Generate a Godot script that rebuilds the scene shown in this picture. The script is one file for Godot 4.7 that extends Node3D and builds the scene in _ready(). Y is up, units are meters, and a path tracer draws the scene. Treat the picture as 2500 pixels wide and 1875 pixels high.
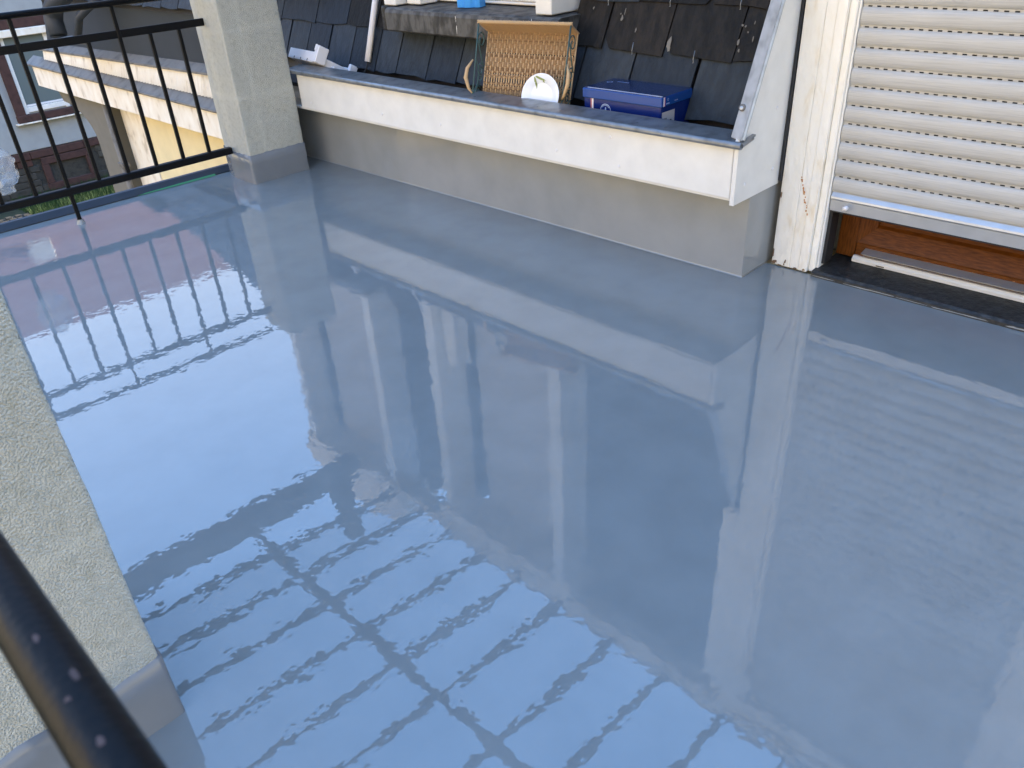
extends Node3D
# Roof terrace with a freshly coated glossy floor in front of a slate mansard. x runs along the house wall, z towards the viewer, y up, metres.

var org := Vector3.ZERO          # base of the thing that is being built; vertices are stored relative to it
var names := {}
var M := {}
var rng := RandomNumberGenerator.new()

# ------------------------------------------------------------------ scene
func _ready():
	rng.seed = 11
	var cam := Camera3D.new(); cam.name = "camera"; add_child(cam)
	cam.position = Vector3(0, 1.15, 0)
	cam.basis = Basis.from_euler(Vector3(-0.55273692, 0.80154906, -0.05992015))
	cam.near = 0.05; cam.far = 400.0
	var att := CameraAttributesPhysical.new()
	att.frustum_focal_length = 24.48          # with Godot's 24 mm high sensor: 52.2 degrees
	att.frustum_focus_distance = 3.6
	att.exposure_aperture = 9.0
	cam.attributes = att
	cam.fov = 52.24
	cam.current = true
	var env := Environment.new()
	env.background_mode = Environment.BG_SKY
	env.tonemap_mode = Environment.TONE_MAPPER_LINEAR
	env.tonemap_exposure = 3.45
	env.sdfgi_enabled = true; env.ssao_enabled = true; env.ssil_enabled = true
	var sm := ProceduralSkyMaterial.new()
	sm.sky_top_color = Color(0.49, 0.715, 1.0)
	sm.sky_horizon_color = Color(1.0, 0.905, 0.63)
	sm.sky_energy_multiplier = 1.04
	sm.sky_curve = 0.26
	sm.ground_bottom_color = Color(0.30, 0.28, 0.25); sm.ground_horizon_color = Color(0.62, 0.58, 0.52)
	sm.sun_angle_max = 30.0
	var sky := Sky.new(); sky.sky_material = sm; env.sky = sky
	var we := WorldEnvironment.new(); we.name = "world"; we.environment = env; add_child(we)
	var sun := DirectionalLight3D.new(); sun.name = "sun"; add_child(sun)
	sun.look_at_from_position(Vector3.ZERO, Vector3(0.08, -0.42, 0.90), Vector3.UP)
	sun.light_energy = 1.6; sun.light_color = Color(1.0, 0.93, 0.82); sun.light_angular_distance = 0.5; sun.shadow_enabled = true

	make_materials()
	build_ground()
	build_house()
	build_terrace()
	build_parapet()
	build_dormer()
	build_door()
	build_piers()
	build_railings()
	build_canopy()
	build_neighbour()
	build_street()
	build_trough_things()
	build_small()

# ------------------------------------------------------------------ materials
func lin(r: float, g: float, b: float) -> Color:
	return Color(r, g, b).linear_to_srgb()

func mat(c: Color, rough: float, metal := 0.0, spec := 0.5) -> StandardMaterial3D:
	var m := StandardMaterial3D.new()
	m.albedo_color = c; m.roughness = rough; m.metallic = metal; m.metallic_specular = spec
	return m

func noise(freq: float, oct: int, sd: int, kind := FastNoiseLite.TYPE_SIMPLEX_SMOOTH) -> FastNoiseLite:
	var n := FastNoiseLite.new()
	n.noise_type = kind; n.frequency = freq; n.seed = sd
	n.fractal_type = FastNoiseLite.FRACTAL_FBM if oct > 1 else FastNoiseLite.FRACTAL_NONE
	n.fractal_octaves = oct
	return n

func ntex(freq: float, oct: int, sd: int, stops: Array, size := 512) -> NoiseTexture2D:
	var t := NoiseTexture2D.new()
	t.width = size; t.height = size; t.seamless = true; t.seamless_blend_skirt = 0.2
	t.noise = noise(freq, oct, sd)
	var g := Gradient.new()
	var off := PackedFloat32Array(); var col := PackedColorArray()
	for s in stops:
		off.append(s[0]); col.append(s[1])
	g.offsets = off; g.colors = col
	t.color_ramp = g
	return t

func nnormal(freq: float, oct: int, sd: int, bump: float, size := 512, kind := FastNoiseLite.TYPE_SIMPLEX_SMOOTH) -> NoiseTexture2D:
	var t := NoiseTexture2D.new()
	t.width = size; t.height = size; t.seamless = true; t.seamless_blend_skirt = 0.2
	t.noise = noise(freq, oct, sd, kind)
	t.as_normal_map = true; t.bump_strength = bump
	return t

func tri(m: StandardMaterial3D, sx: float, sy := -1.0, sz := -1.0) -> StandardMaterial3D:
	m.uv1_triplanar = true; m.uv1_world_triplanar = true
	m.uv1_scale = Vector3(sx, sx if sy < 0 else sy, sx if sz < 0 else sz)
	m.uv1_triplanar_sharpness = 4.0
	return m

func grey(v: float) -> Color:
	return Color(v, v, v)

func bump(m: StandardMaterial3D, t: Texture2D, s: float) -> StandardMaterial3D:
	m.normal_enabled = true; m.normal_texture = t; m.normal_scale = s
	return m

func make_materials():
	var fine := nnormal(0.045, 4, 3, 6.0)
	var soft := ntex(0.012, 4, 5, [[0.0, grey(0.945)], [0.5, grey(0.975)], [1.0, grey(1.0)]])
	var blot := ntex(0.010, 5, 8, [[0.0, grey(0.72)], [0.45, grey(0.93)], [1.0, grey(1.0)]])
	# glossy floor coat: very shallow orange peel and waves
	M.floor = tri(mat(lin(0.215, 0.222, 0.212), 0.006, 0.0, 0.78), 0.9)
	M.floor.albedo_texture = soft
	var wave := nnormal(0.018, 3, 21, 8.0, 1024)
	(wave.noise as FastNoiseLite).fractal_gain = 0.5
	bump(M.floor, wave, 0.017)
	M.upstand = tri(mat(lin(0.290, 0.300, 0.298), 0.11, 0.0, 0.5), 0.8)
	bump(M.upstand, nnormal(0.008, 2, 22, 4.0), 0.05)
	M.upstand.albedo_texture = soft
	M.foot = tri(mat(lin(0.185, 0.195, 0.205), 0.16, 0.0, 0.5), 0.8); M.foot.albedo_texture = soft  # upstand coat darkened: shade on the pillar feet put into the colour
	bump(M.foot, M.upstand.normal_texture, 0.05)
	# rough plaster
	M.plaster = tri(mat(lin(0.56, 0.545, 0.465), 0.9), 3.4)
	M.plaster.albedo_texture = ntex(0.020, 5, 31, [[0.0, Color(0.90, 0.90, 0.88)], [0.4, Color(0.965, 0.965, 0.96)], [1.0, Color(1, 1, 1)]])
	bump(M.plaster, nnormal(0.062, 2, 32, 9.0, 1024), 1.7)
	M.board = tri(mat(lin(0.74, 0.725, 0.685), 0.38), 1.3)
	M.board.albedo_texture = soft
	M.paint = tri(mat(lin(0.86, 0.83, 0.76), 0.5), 1.6, 0.5, 1.6)
	M.paint.albedo_texture = ntex(0.02, 5, 41, [[0.0, Color(0.93, 0.89, 0.82)], [0.3, Color(0.985, 0.975, 0.955)], [1.0, Color(1, 1, 1)]])
	bump(M.paint, fine, 0.25)
	M.pvc = tri(mat(lin(0.50, 0.485, 0.45), 0.42), 0.6, 26.0, 0.6)
	M.pvc.albedo_texture = ntex(0.02, 4, 42, [[0.0, grey(0.86)], [0.5, grey(0.95)], [1.0, grey(1.0)]])
	M.zinc = tri(mat(lin(0.27, 0.285, 0.30), 0.38, 0.6), 2.2)
	M.zinc.albedo_texture = ntex(0.012, 3, 43, [[0.0, grey(0.70)], [0.45, grey(0.90)], [1.0, grey(1.0)]])
	M.zinc.roughness_texture = ntex(0.015, 3, 44, [[0.0, grey(0.7)], [1.0, grey(1.0)]])
	M.zinc_dull = tri(mat(lin(0.21, 0.195, 0.175), 0.65, 0.0, 0.3), 1.6)
	M.zinc_dull.albedo_texture = blot
	M.zinc_sky_gleam = tri(mat(lin(0.52, 0.545, 0.56), 0.42, 0.3), 2.2); M.zinc_sky_gleam.albedo_texture = M.zinc.albedo_texture  # zinc again, paler: sky mirrored by the raking flashing put into the colour
	M.alu = tri(mat(lin(0.50, 0.51, 0.515), 0.40, 0.6), 2.0); M.alu.albedo_texture = soft
	M.iron = tri(mat(lin(0.004, 0.0042, 0.005), 0.42, 0.0, 0.28), 6.0)
	bump(M.iron, fine, 0.15)
	M.green_iron = mat(lin(0.035, 0.085, 0.080), 0.45)
	M.black = mat(lin(0.012, 0.012, 0.013), 0.6)
	M.rubber = mat(lin(0.025, 0.027, 0.03), 0.6)
	# slates: six tones, streaked and stained
	M.slate = []
	var tones := [[0.034, 0.042, 0.050], [0.042, 0.050, 0.059], [0.024, 0.031, 0.040], [0.0185, 0.0168, 0.0145], [0.023, 0.0188, 0.0145], [0.0135, 0.0130, 0.0120], [0.055, 0.038, 0.025]]
	for i in tones.size():
		var c: Array = tones[i]
		var m := tri(mat(lin(c[0], c[1], c[2]), 0.6, 0.0, 0.3), 2.6, 1.1, 2.6)
		var dirty := i >= 3
		m.albedo_texture = ntex(0.016, 5, 50 + i, [[0.0, grey(0.60) if dirty else grey(0.82)], [0.5, grey(0.85) if dirty else grey(0.93)], [0.72, Color(1, 1, 1)], [1.0, Color(1.0, 0.93, 0.84) if dirty else Color(1, 1, 1)]])
		bump(m, fine, 0.35)
		M.slate.append(m)
	M.flashing = tri(mat(lin(0.036, 0.044, 0.057), 0.5, 0.0, 0.4), 1.0); M.flashing.albedo_texture = soft
	M.sill = tri(mat(lin(0.095, 0.093, 0.088), 0.6), 2.0, 1.0, 2.0)
	M.sill.albedo_texture = ntex(0.014, 6, 61, [[0.0, grey(0.45)], [0.4, grey(0.68)], [0.62, grey(0.95)], [1.0, grey(1.0)]])
	bump(M.sill, fine, 0.3)
	M.stone = tri(mat(lin(0.040, 0.039, 0.036), 0.55), 2.4)
	M.stone.albedo_texture = ntex(0.02, 6, 62, [[0.0, grey(0.5)], [0.5, grey(0.72)], [0.8, grey(0.95)], [1.0, grey(1.0)]])
	bump(M.stone, fine, 0.6)
	M.wood = tri(mat(lin(0.175, 0.056, 0.010), 0.40, 0.0, 0.3), 2.2, 16.0, 2.2)
	M.wood.albedo_texture = ntex(0.018, 5, 63, [[0.0, grey(0.60)], [0.5, grey(0.82)], [1.0, grey(1.0)]])
	M.wood_up = tri(mat(lin(0.175, 0.056, 0.010), 0.40, 0.0, 0.3), 16.0, 1.8, 16.0)
	M.wood_up.albedo_texture = M.wood.albedo_texture
	M.worn_wood = mat(lin(0.16, 0.095, 0.05), 0.8)
	M.rust = mat(lin(0.48, 0.22, 0.07), 0.9)
	M.chip = mat(lin(0.080, 0.044, 0.036), 0.7)
	M.white = tri(mat(lin(0.80, 0.78, 0.73), 0.4), 1.5); M.white.albedo_texture = soft
	M.curtain = mat(lin(0.46, 0.44, 0.43), 0.8)
	M.plastic = mat(lin(0.72, 0.70, 0.70), 0.38)
	M.glass = mat(Color(0.9, 0.95, 1.0, 0.12), 0.04); M.glass.transparency = BaseMaterial3D.TRANSPARENCY_ALPHA
	M.pane = mat(lin(0.13, 0.16, 0.16), 0.08, 0.0, 0.5)
	M.dark_pane = mat(lin(0.01, 0.014, 0.012), 0.08)
	M.timber = tri(mat(lin(0.105, 0.12, 0.115), 0.6), 2.0); M.timber.albedo_texture = blot
	M.wicker = mat(lin(0.50, 0.325, 0.16), 0.6); M.wicker_mid = mat(lin(0.37, 0.225, 0.105), 0.6); M.wicker_dark = mat(lin(0.25, 0.14, 0.062), 0.6)
	M.tape = mat(lin(0.035, 0.20, 0.065), 0.6)
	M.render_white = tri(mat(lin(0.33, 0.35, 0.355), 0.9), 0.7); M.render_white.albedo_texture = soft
	M.cream = tri(mat(lin(0.86, 0.81, 0.72), 0.7), 0.9, 0.5, 0.9)
	M.cream.albedo_texture = ntex(0.015, 6, 71, [[0.0, Color(0.76, 0.72, 0.67)], [0.35, Color(0.95, 0.93, 0.90)], [1.0, Color(1, 1, 1)]])
	M.facade = tri(mat(lin(0.80, 0.70, 0.49), 0.9), 0.7); M.facade.albedo_texture = soft
	M.yellow = tri(mat(lin(0.78, 0.66, 0.40), 0.85), 0.7); M.yellow.albedo_texture = soft
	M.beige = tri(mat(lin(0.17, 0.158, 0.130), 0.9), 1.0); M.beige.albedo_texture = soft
	M.sandstone = tri(mat(lin(0.070, 0.032, 0.026), 0.9), 1.5); M.sandstone.albedo_texture = blot
	M.grey_stone = []
	for c in [[0.060, 0.055, 0.045], [0.072, 0.067, 0.054], [0.050, 0.047, 0.039]]:
		var m := tri(mat(lin(c[0], c[1], c[2]), 0.95), 2.0); m.albedo_texture = blot
		bump(m, fine, 0.8)
		M.grey_stone.append(m)
	M.red_tile = tri(mat(lin(0.20, 0.085, 0.070), 0.8), 1.0); M.red_tile.albedo_texture = blot
	M.grass = mat(lin(0.020, 0.055, 0.008), 0.8)
	M.soil = tri(mat(lin(0.045, 0.050, 0.022), 0.95), 1.0); M.soil.albedo_texture = blot
	M.paving = tri(mat(lin(0.05, 0.05, 0.052), 0.85), 1.0); M.paving.albedo_texture = blot
	M.blue = mat(lin(0.004, 0.017, 0.125), 0.22); M.blue_lid = mat(lin(0.006, 0.050, 0.23), 0.15)
	M.blue_top = mat(lin(0.018, 0.032, 0.085), 0.2)  # duller blue: what the lid top reflects is put into the colour
	M.china = mat(lin(0.78, 0.80, 0.83), 0.12)
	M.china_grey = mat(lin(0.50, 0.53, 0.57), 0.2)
	M.leaf = mat(lin(0.20, 0.25, 0.08), 0.3)
	M.sponge = tri(mat(lin(0.06, 0.32, 0.78), 0.95), 14.0); bump(M.sponge, nnormal(0.06, 3, 81, 8.0, 256), 1.0)
	M.bag = mat(Color(0.80, 0.84, 0.88, 0.22), 0.24); M.bag.transparency = BaseMaterial3D.TRANSPARENCY_ALPHA

# ------------------------------------------------------------------ helpers
func numbered(n: String) -> String:
	if not names.has(n):
		names[n] = 0
		return n
	names[n] += 1
	return "%s_%03d" % [n, names[n]]

func new_st(flat := true) -> SurfaceTool:
	var st := SurfaceTool.new()
	st.begin(Mesh.PRIMITIVE_TRIANGLES)
	st.set_smooth_group(-1 if flat else 0)
	return st

func tag(o: Node, label: String, category: String, group := ""):
	if label: o.set_meta("label", label)
	if category: o.set_meta("category", category)
	if group: o.set_meta("group", group)

func thing(called: String, label: String, category: String, at: Vector3, group := "") -> Node3D:
	var o := Node3D.new(); o.name = numbered(called); o.position = at; add_child(o)
	tag(o, label, category, group)
	org = at
	return o

func commit(st: SurfaceTool, m: Material) -> ArrayMesh:
	st.generate_normals()
	var a := st.commit()
	a.surface_set_material(0, m)
	return a

func obj(called: String, st: SurfaceTool, m: Material, parent: Node = null) -> MeshInstance3D:
	return inst(called, commit(st, m), parent)

func inst(called: String, mesh: Mesh, parent: Node = null) -> MeshInstance3D:
	var o := MeshInstance3D.new(); o.mesh = mesh
	if parent == null:
		o.name = numbered(called); add_child(o)
	else:
		o.name = called; parent.add_child(o, true)
	return o

func single(called: String, label: String, category: String, st: SurfaceTool, m: Material, group := "") -> MeshInstance3D:
	var o := obj(called, st, m); o.position = org
	tag(o, label, category, group)
	return o

func struct(called: String, st: SurfaceTool, m: Material) -> MeshInstance3D:
	var o := obj(called, st, m); o.position = org
	o.set_meta("kind", "structure")
	return o

func face(st: SurfaceTool, p: Array, inside: Vector3):
	var n: Vector3 = (p[2] - p[0]).cross(p[1] - p[0])
	if n.dot(p[0] - inside) < 0: p.reverse()
	for i in range(1, p.size() - 1):
		st.add_vertex(p[0] - org); st.add_vertex(p[i] - org); st.add_vertex(p[i + 1] - org)

func quad(st: SurfaceTool, a: Vector3, b: Vector3, c: Vector3, d: Vector3):
	for p in [a, b, c, a, c, d]: st.add_vertex(p - org)

# chamfered box between two corners, optionally moved by xf
func box(st: SurfaceTool, lo: Vector3, hi: Vector3, ch := 0.002, xf := Transform3D()):
	var c := (lo + hi) / 2; var h := ((hi - lo) / 2).abs()
	var k := minf(ch, minf(h.x, minf(h.y, h.z)) * 0.9)
	var ins: Vector3 = xf * c
	var P := func(s: Vector3, ax: int) -> Vector3:
		var q := h - Vector3(k, k, k)
		q[ax] = h[ax]
		return xf * (c + q * s)
	for ax in 3:
		var u := (ax + 1) % 3; var w := (ax + 2) % 3
		for sg in [-1.0, 1.0]:
			var f := []
			for t in [[-1, -1], [1, -1], [1, 1], [-1, 1]]:
				var s := Vector3(); s[ax] = sg; s[u] = t[0]; s[w] = t[1]
				f.append(P.call(s, ax))
			face(st, f, ins)
			for sg2 in [-1.0, 1.0]:      # edges between ax and u
				var a := Vector3(); a[ax] = sg; a[u] = sg2; a[w] = -1
				var b := a; b[w] = 1
				face(st, [P.call(a, ax), P.call(b, ax), P.call(b, u), P.call(a, u)], ins)
	for sx in [-1.0, 1.0]:
		for sy in [-1.0, 1.0]:
			for sz in [-1.0, 1.0]:
				var s := Vector3(sx, sy, sz)
				face(st, [P.call(s, 0), P.call(s, 1), P.call(s, 2)], ins)

func bx(x0: float, y0: float, z0: float, x1: float, y1: float, z1: float, ch := 0.002) -> SurfaceTool:
	var st := new_st(); box(st, Vector3(x0, y0, z0), Vector3(x1, y1, z1), ch); return st

# round bar along a polyline
func tube(st: SurfaceTool, pts: Array, r, n := 8, closed := false):
	var rings := []
	var up := Vector3(0.13, 0.97, 0.21)
	var cnt := pts.size()
	for i in cnt:
		var t: Vector3
		if i == 0: t = pts[1] - pts[0]
		elif i == cnt - 1: t = pts[i] - pts[i - 1]
		else: t = pts[i + 1] - pts[i - 1]
		t = t.normalized()
		var s := t.cross(up)
		if s.length() < 0.05: s = t.cross(Vector3(0.9, 0.1, -0.3))
		s = s.normalized(); up = s.cross(t).normalized()
		var ring := []
		var rr: float = r[i] if r is Array else r
		for k in n:
			var a := TAU * k / n
			ring.append(pts[i] + (s * cos(a) + up * sin(a)) * rr)
		rings.append(ring)
	for i in cnt - 1:
		for k in n:
			var j := (k + 1) % n
			quad(st, rings[i][k], rings[i + 1][k], rings[i + 1][j], rings[i][j])
	if not closed:
		for k in range(1, n - 1):
			for p in [rings[0][0], rings[0][k], rings[0][k + 1], rings[cnt - 1][0], rings[cnt - 1][k + 1], rings[cnt - 1][k]]: st.add_vertex(p - org)

# flat polygon pushed along ext
func prism(st: SurfaceTool, pts: Array, ext: Vector3):
	var nrm := Vector3.ZERO
	for i in pts.size():
		nrm += (pts[i] - pts[0]).cross(pts[(i + 1) % pts.size()] - pts[0])
	nrm = nrm.normalized()
	var u := (Vector3.UP if absf(nrm.y) < 0.8 else Vector3.RIGHT).cross(nrm).normalized()
	var w := nrm.cross(u)
	var flat := PackedVector2Array()
	for p in pts: flat.append(Vector2((p - pts[0]).dot(u), (p - pts[0]).dot(w)))
	var ids := Geometry2D.triangulate_polygon(flat)
	var out := nrm.dot(ext) > 0
	for i in range(0, ids.size(), 3):
		var a: Vector3 = pts[ids[i]]; var b: Vector3 = pts[ids[i + 1]]; var c: Vector3 = pts[ids[i + 2]]
		if ((b - a).cross(c - a).dot(nrm) > 0) != out:
			var t := b; b = c; c = t
		for p in [a, b, c, c + ext, b + ext, a + ext]: st.add_vertex(p - org)
	for i in pts.size():
		var a: Vector3 = pts[i]; var b: Vector3 = pts[(i + 1) % pts.size()]
		if out: quad(st, a, b, b + ext, a + ext)
		else: quad(st, b, a, a + ext, b + ext)

func lathe(st: SurfaceTool, prof: Array, xf: Transform3D, n := 48):
	for i in prof.size() - 1:
		for k in n:
			var a := TAU * k / n; var b := TAU * (k + 1) / n
			var P := func(q: Vector2, t: float) -> Vector3: return xf * Vector3(q.x * cos(t), q.y, q.x * sin(t))
			quad(st, P.call(prof[i], a), P.call(prof[i + 1], a), P.call(prof[i + 1], b), P.call(prof[i], b))

# small irregular flake lying on a surface (u, w span the surface, n its outward normal)
func flake(st: SurfaceTool, at: Vector3, u: Vector3, w: Vector3, su: float, sw: float, lift := 0.0006):
	var n := u.cross(w).normalized() * lift
	var ring := []
	var cnt := 9
	for k in cnt:
		var a := TAU * k / cnt; var r := rng.randf_range(0.55, 1.1)
		ring.append(at + n + u * (cos(a) * su * r) + w * (sin(a) * sw * r))
	for k in cnt:
		for p in [at + n * 1.3, ring[(k + 1) % cnt], ring[k]]: st.add_vertex(p - org)

# round headed screw: centre, outward direction, radius
func screw(st: SurfaceTool, at: Vector3, dir: Vector3, r: float):
	var d := dir.normalized()
	var s := d.cross(Vector3(0.31, 0.9, 0.2)).normalized(); var t := d.cross(s)
	lathe(st, [Vector2(r, -0.001), Vector2(r, r * 0.25), Vector2(r * 0.7, r * 0.5), Vector2(0.0001, r * 0.55)], Transform3D(Basis(s, d, t), at), 12)

# ------------------------------------------------------------------ setting
const GY := -2.75

func build_ground():
	org = Vector3.ZERO
	var st := new_st()
	quad(st, Vector3(-140, GY, -140), Vector3(140, GY, -140), Vector3(140, GY, 140), Vector3(-140, GY, 140))
	struct("ground", st, M.soil)
	st = bx(-14.2, GY - 0.1, -3.15, -8.0, GY + 0.03, 4.0, 0.01)
	struct("path", st, M.paving)
	# cobbles of the path: too small to tell apart one by one
	st = new_st()
	for i in 60:
		for j in 14:
			var x := -14.1 + i * 0.1 + rng.randf_range(-0.02, 0.02); var z := -3.1 + j * 0.12 + rng.randf_range(-0.02, 0.02)
			var h := rng.randf_range(0.035, 0.075)
			box(st, Vector3(x - 0.042, GY, z - 0.05), Vector3(x + 0.042, GY + h, z + 0.05), 0.012)
	var pv := struct("cobbles", st, M.grey_stone[2]); pv.set_meta("kind", "stuff")
	tag(pv, "dark rough cobbles of the path below the railing", "cobbles")
	# lawn strip along the neighbour's plinth
	var blade := new_st()
	for p in [Vector3(-0.006, 0, 0), Vector3(0.001, 0.11, 0.012), Vector3(0.006, 0, 0)]: blade.add_vertex(p)
	for p in [Vector3(-0.012, 0, 0.01), Vector3(-0.022, 0.085, -0.01), Vector3(-0.002, 0, 0.012)]: blade.add_vertex(p)
	var bm := commit(blade, M.grass)
	var mm := MultiMesh.new(); mm.transform_format = MultiMesh.TRANSFORM_3D; mm.mesh = bm
	var cnt := 26000
	mm.instance_count = cnt
	for i in cnt:
		var b := Basis(Vector3.UP, rng.randf() * TAU).scaled(Vector3.ONE * rng.randf_range(0.7, 1.6))
		mm.set_instance_transform(i, Transform3D(b, Vector3(rng.randf_range(-15.0, -10.5), GY, rng.randf_range(-9.5, -3.15))))
	var g := MultiMeshInstance3D.new(); g.name = "grass"; g.multimesh = mm; add_child(g)
	g.set_meta("kind", "stuff"); tag(g, "short green grass between the white house and the terrace", "grass")

const PS := Vector3(0, 0.47, -2.48)       # a point of the slate slope
func sl(x: float, s: float, off := 0.0) -> Vector3:
	return Vector3(x, PS.y + 0.9178 * s + 0.3971 * off, PS.z - 0.3971 * s + 0.9178 * off)

func build_house():
	var h := thing("house", "house with a dark slate mansard above the glossy grey terrace", "house", Vector3(-3, GY, -5))
	# facade below the cornice, left of the terrace
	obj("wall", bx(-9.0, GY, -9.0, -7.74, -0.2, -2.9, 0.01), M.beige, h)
	obj("wall", bx(-7.745, GY, -9.0, 2.0, -0.02, -2.75, 0.01), M.yellow, h)
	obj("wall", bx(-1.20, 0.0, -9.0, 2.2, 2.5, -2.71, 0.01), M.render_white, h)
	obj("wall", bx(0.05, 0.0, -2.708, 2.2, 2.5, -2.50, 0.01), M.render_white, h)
	# boards of the yellow front
	obj("panel", bx(-7.70, GY, -2.75, -7.30, -0.2, -2.735, 0.004), M.cream, h)
	obj("panel", bx(-7.285, GY, -2.75, -7.20, -0.2, -2.728, 0.004), M.cream, h)
	obj("panel", bx(-7.19, GY, -2.75, -3.0, -0.2, -2.738, 0.004), M.yellow, h)
	# cornice: corrugated upper band, zinc ledge, lower fascia, curved bracket post
	var st := new_st()
	var n := 96
	for i in n:
		var xa := -8.82 + i * 0.05; var xb := xa + 0.025; var xc := xa + 0.05
		var ya := 0.085; var yb := 0.175 + (xa + 8.82) * 0.023
		quad(st, Vector3(xa, ya, -2.61), Vector3(xa, yb, -2.61), Vector3(xb, yb, -2.594), Vector3(xb, ya, -2.578))
		quad(st, Vector3(xb, ya, -2.578), Vector3(xb, yb, -2.594), Vector3(xc, yb, -2.61), Vector3(xc, ya, -2.61))
	obj("corrugated_band", st, M.cream, h)
	st = new_st()
	prism(st, [Vector3(-8.87, 0.085, -2.72), Vector3(-8.87, 0.15, -2.72), Vector3(-3.98, 0.25, -2.72), Vector3(-3.98, 0.085, -2.72)], Vector3(0, 0, 0.10))
	obj("cornice_core", st, M.cream, h)
	st = new_st()
	prism(st, [Vector3(-9.22, 0.008, -2.53), Vector3(-9.22, 0.030, -2.53), Vector3(-9.22, 0.088, -2.62), Vector3(-9.22, 0.06, -2.62)], Vector3(5.2, 0, 0))
	tube(st, [Vector3(-9.22, 0.022, -2.528), Vector3(-4.02, 0.022, -2.528)], 0.012, 8)
	obj("zinc_ledge", st, M.zinc_dull, h)
	obj("lower_fascia", bx(-9.12, -0.178, -2.80, -4.0, 0.007, -2.545, 0.004), M.cream, h)
	# zinc drip strip above the corrugated band
	st = new_st()
	prism(st, [Vector3(-8.9, 0.160, -2.583), Vector3(-8.9, 0.176, -2.583), Vector3(-8.9, 0.225, -2.664), Vector3(-8.9, 0.205, -2.67)], Vector3(4.9, 0.108, 0))
	obj("zinc_strip", st, M.zinc_dull, h)
	# bracket post with quarter round head
	st = new_st()
	var arc := [Vector3(-7.74, GY, -2.62), Vector3(-8.16, GY, -2.62), Vector3(-8.15, -0.60, -2.62)]
	for i in 9:
		var a := PI / 2 * i / 8.0
		arc.append(Vector3(-8.15 - 0.62 * (1 - cos(a)), -0.60 + 0.30 * sin(a), -2.62))
	arc.append(Vector3(-8.85, -0.18, -2.62)); arc.append(Vector3(-7.74, -0.18, -2.62))
	prism(st, arc, Vector3(0, 0, -0.3))
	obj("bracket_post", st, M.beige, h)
	st = new_st(false)
	tube(st, [Vector3(-7.69, -0.19, -2.62), Vector3(-7.69, GY, -2.62)], 0.028, 10)
	obj("downpipe", st, M.zinc_dull, h)
	for y in [-0.75, -1.9]: obj("pipe_clamp", bx(-7.75, y - 0.02, -2.66, -7.64, y + 0.02, -2.59, 0.003), M.zinc_dull, h)
	# mansard: boarded body with a hip on the left, dark flashing at the foot, upper roof
	st = new_st()
	prism(st, [sl(-8.35, 0.17, -0.03), sl(-5.15, 2.75, -0.03), sl(2.2, 2.75, -0.03), sl(2.2, 2.2, -0.03), sl(-3.26, 2.2, -0.03), sl(-3.26, -0.10, -0.03), sl(-4.60, -0.02, -0.03), sl(-4.60, 0.17, -0.03)], Vector3(0, 0.0, -0.5))
	prism(st, [sl(-3.259, -0.10, -0.03), sl(-3.259, 0.20, -0.03), sl(-2.221, 0.20, -0.03), sl(-2.221, -0.10, -0.03)], Vector3(0, 0.0, -0.5))
	prism(st, [sl(-2.22, -0.10, -0.03), sl(-2.22, 2.199, -0.03), sl(-1.21, 2.199, -0.03), sl(-1.21, -0.10, -0.03)], Vector3(0, 0.0, -0.5))
	var mz := obj("mansard", st, M.black, h)
	st = new_st()
	prism(st, [Vector3(-8.85, 0.17, -2.665), Vector3(-8.35, 0.66, -2.60), Vector3(-4.02, 0.66, -2.60), Vector3(-4.02, 0.22, -2.665)], Vector3(0, 0.0, -0.03))
	obj("foot_flashing", st, M.flashing, h)
	st = new_st()
	prism(st, [sl(-5.15, 2.75, -0.02), sl(2.2, 2.75, -0.02), Vector3(2.2, 5.7, -6.4), Vector3(-4.0, 5.7, -6.4)], Vector3(0, -0.12, 0))
	prism(st, [Vector3(2.2, 5.7, -6.4), Vector3(-4.0, 5.7, -6.4), Vector3(-5.15, 2.4, -9.3), Vector3(2.2, 2.4, -9.3)], Vector3(0, -0.12, 0))
	obj("upper_roof", st, M.slate[3], h)
	st = new_st()
	prism(st, [sl(-8.35, 0.17, -0.04), sl(-5.15, 2.75, -0.04), Vector3(-4.0, 5.65, -6.4), Vector3(-5.15, 2.4, -9.3), Vector3(-8.35, 0.2, -9.3)], Vector3(0.1, -0.1, 0))
	obj("end_roof", st, M.slate[3], h)
	# slates
	var meshes := []
	for v in 10:
		org = Vector3.ZERO
		var w := 1.0; var st2 := new_st()
		var r := func(a: float) -> float: return rng.randf_range(-a, a)
		var lo := [Vector3(-0.5, r.call(0.010), 0), Vector3(-0.17, r.call(0.006), 0), Vector3(0.15, r.call(0.006), 0), Vector3(0.5, r.call(0.010), 0), Vector3(0.5, 0.27, 0), Vector3(-0.5, 0.27, 0)]
		if v == 7: lo[0] = Vector3(-0.5, 0.035, 0); lo[1] = Vector3(-0.40, 0.0, 0)
		if v == 8: lo[3] = Vector3(0.42, 0.0, 0); lo.insert(4, Vector3(0.5, 0.03, 0))
		prism(st2, lo, Vector3(0, 0, 0.0065))
		st2.generate_normals(); meshes.append(st2.commit())
	var rows := [-0.012, 0.19, 0.36, 0.535, 0.71, 0.885, 1.06, 1.235, 1.41, 1.585, 1.76, 1.935, 2.11, 2.285]
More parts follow.
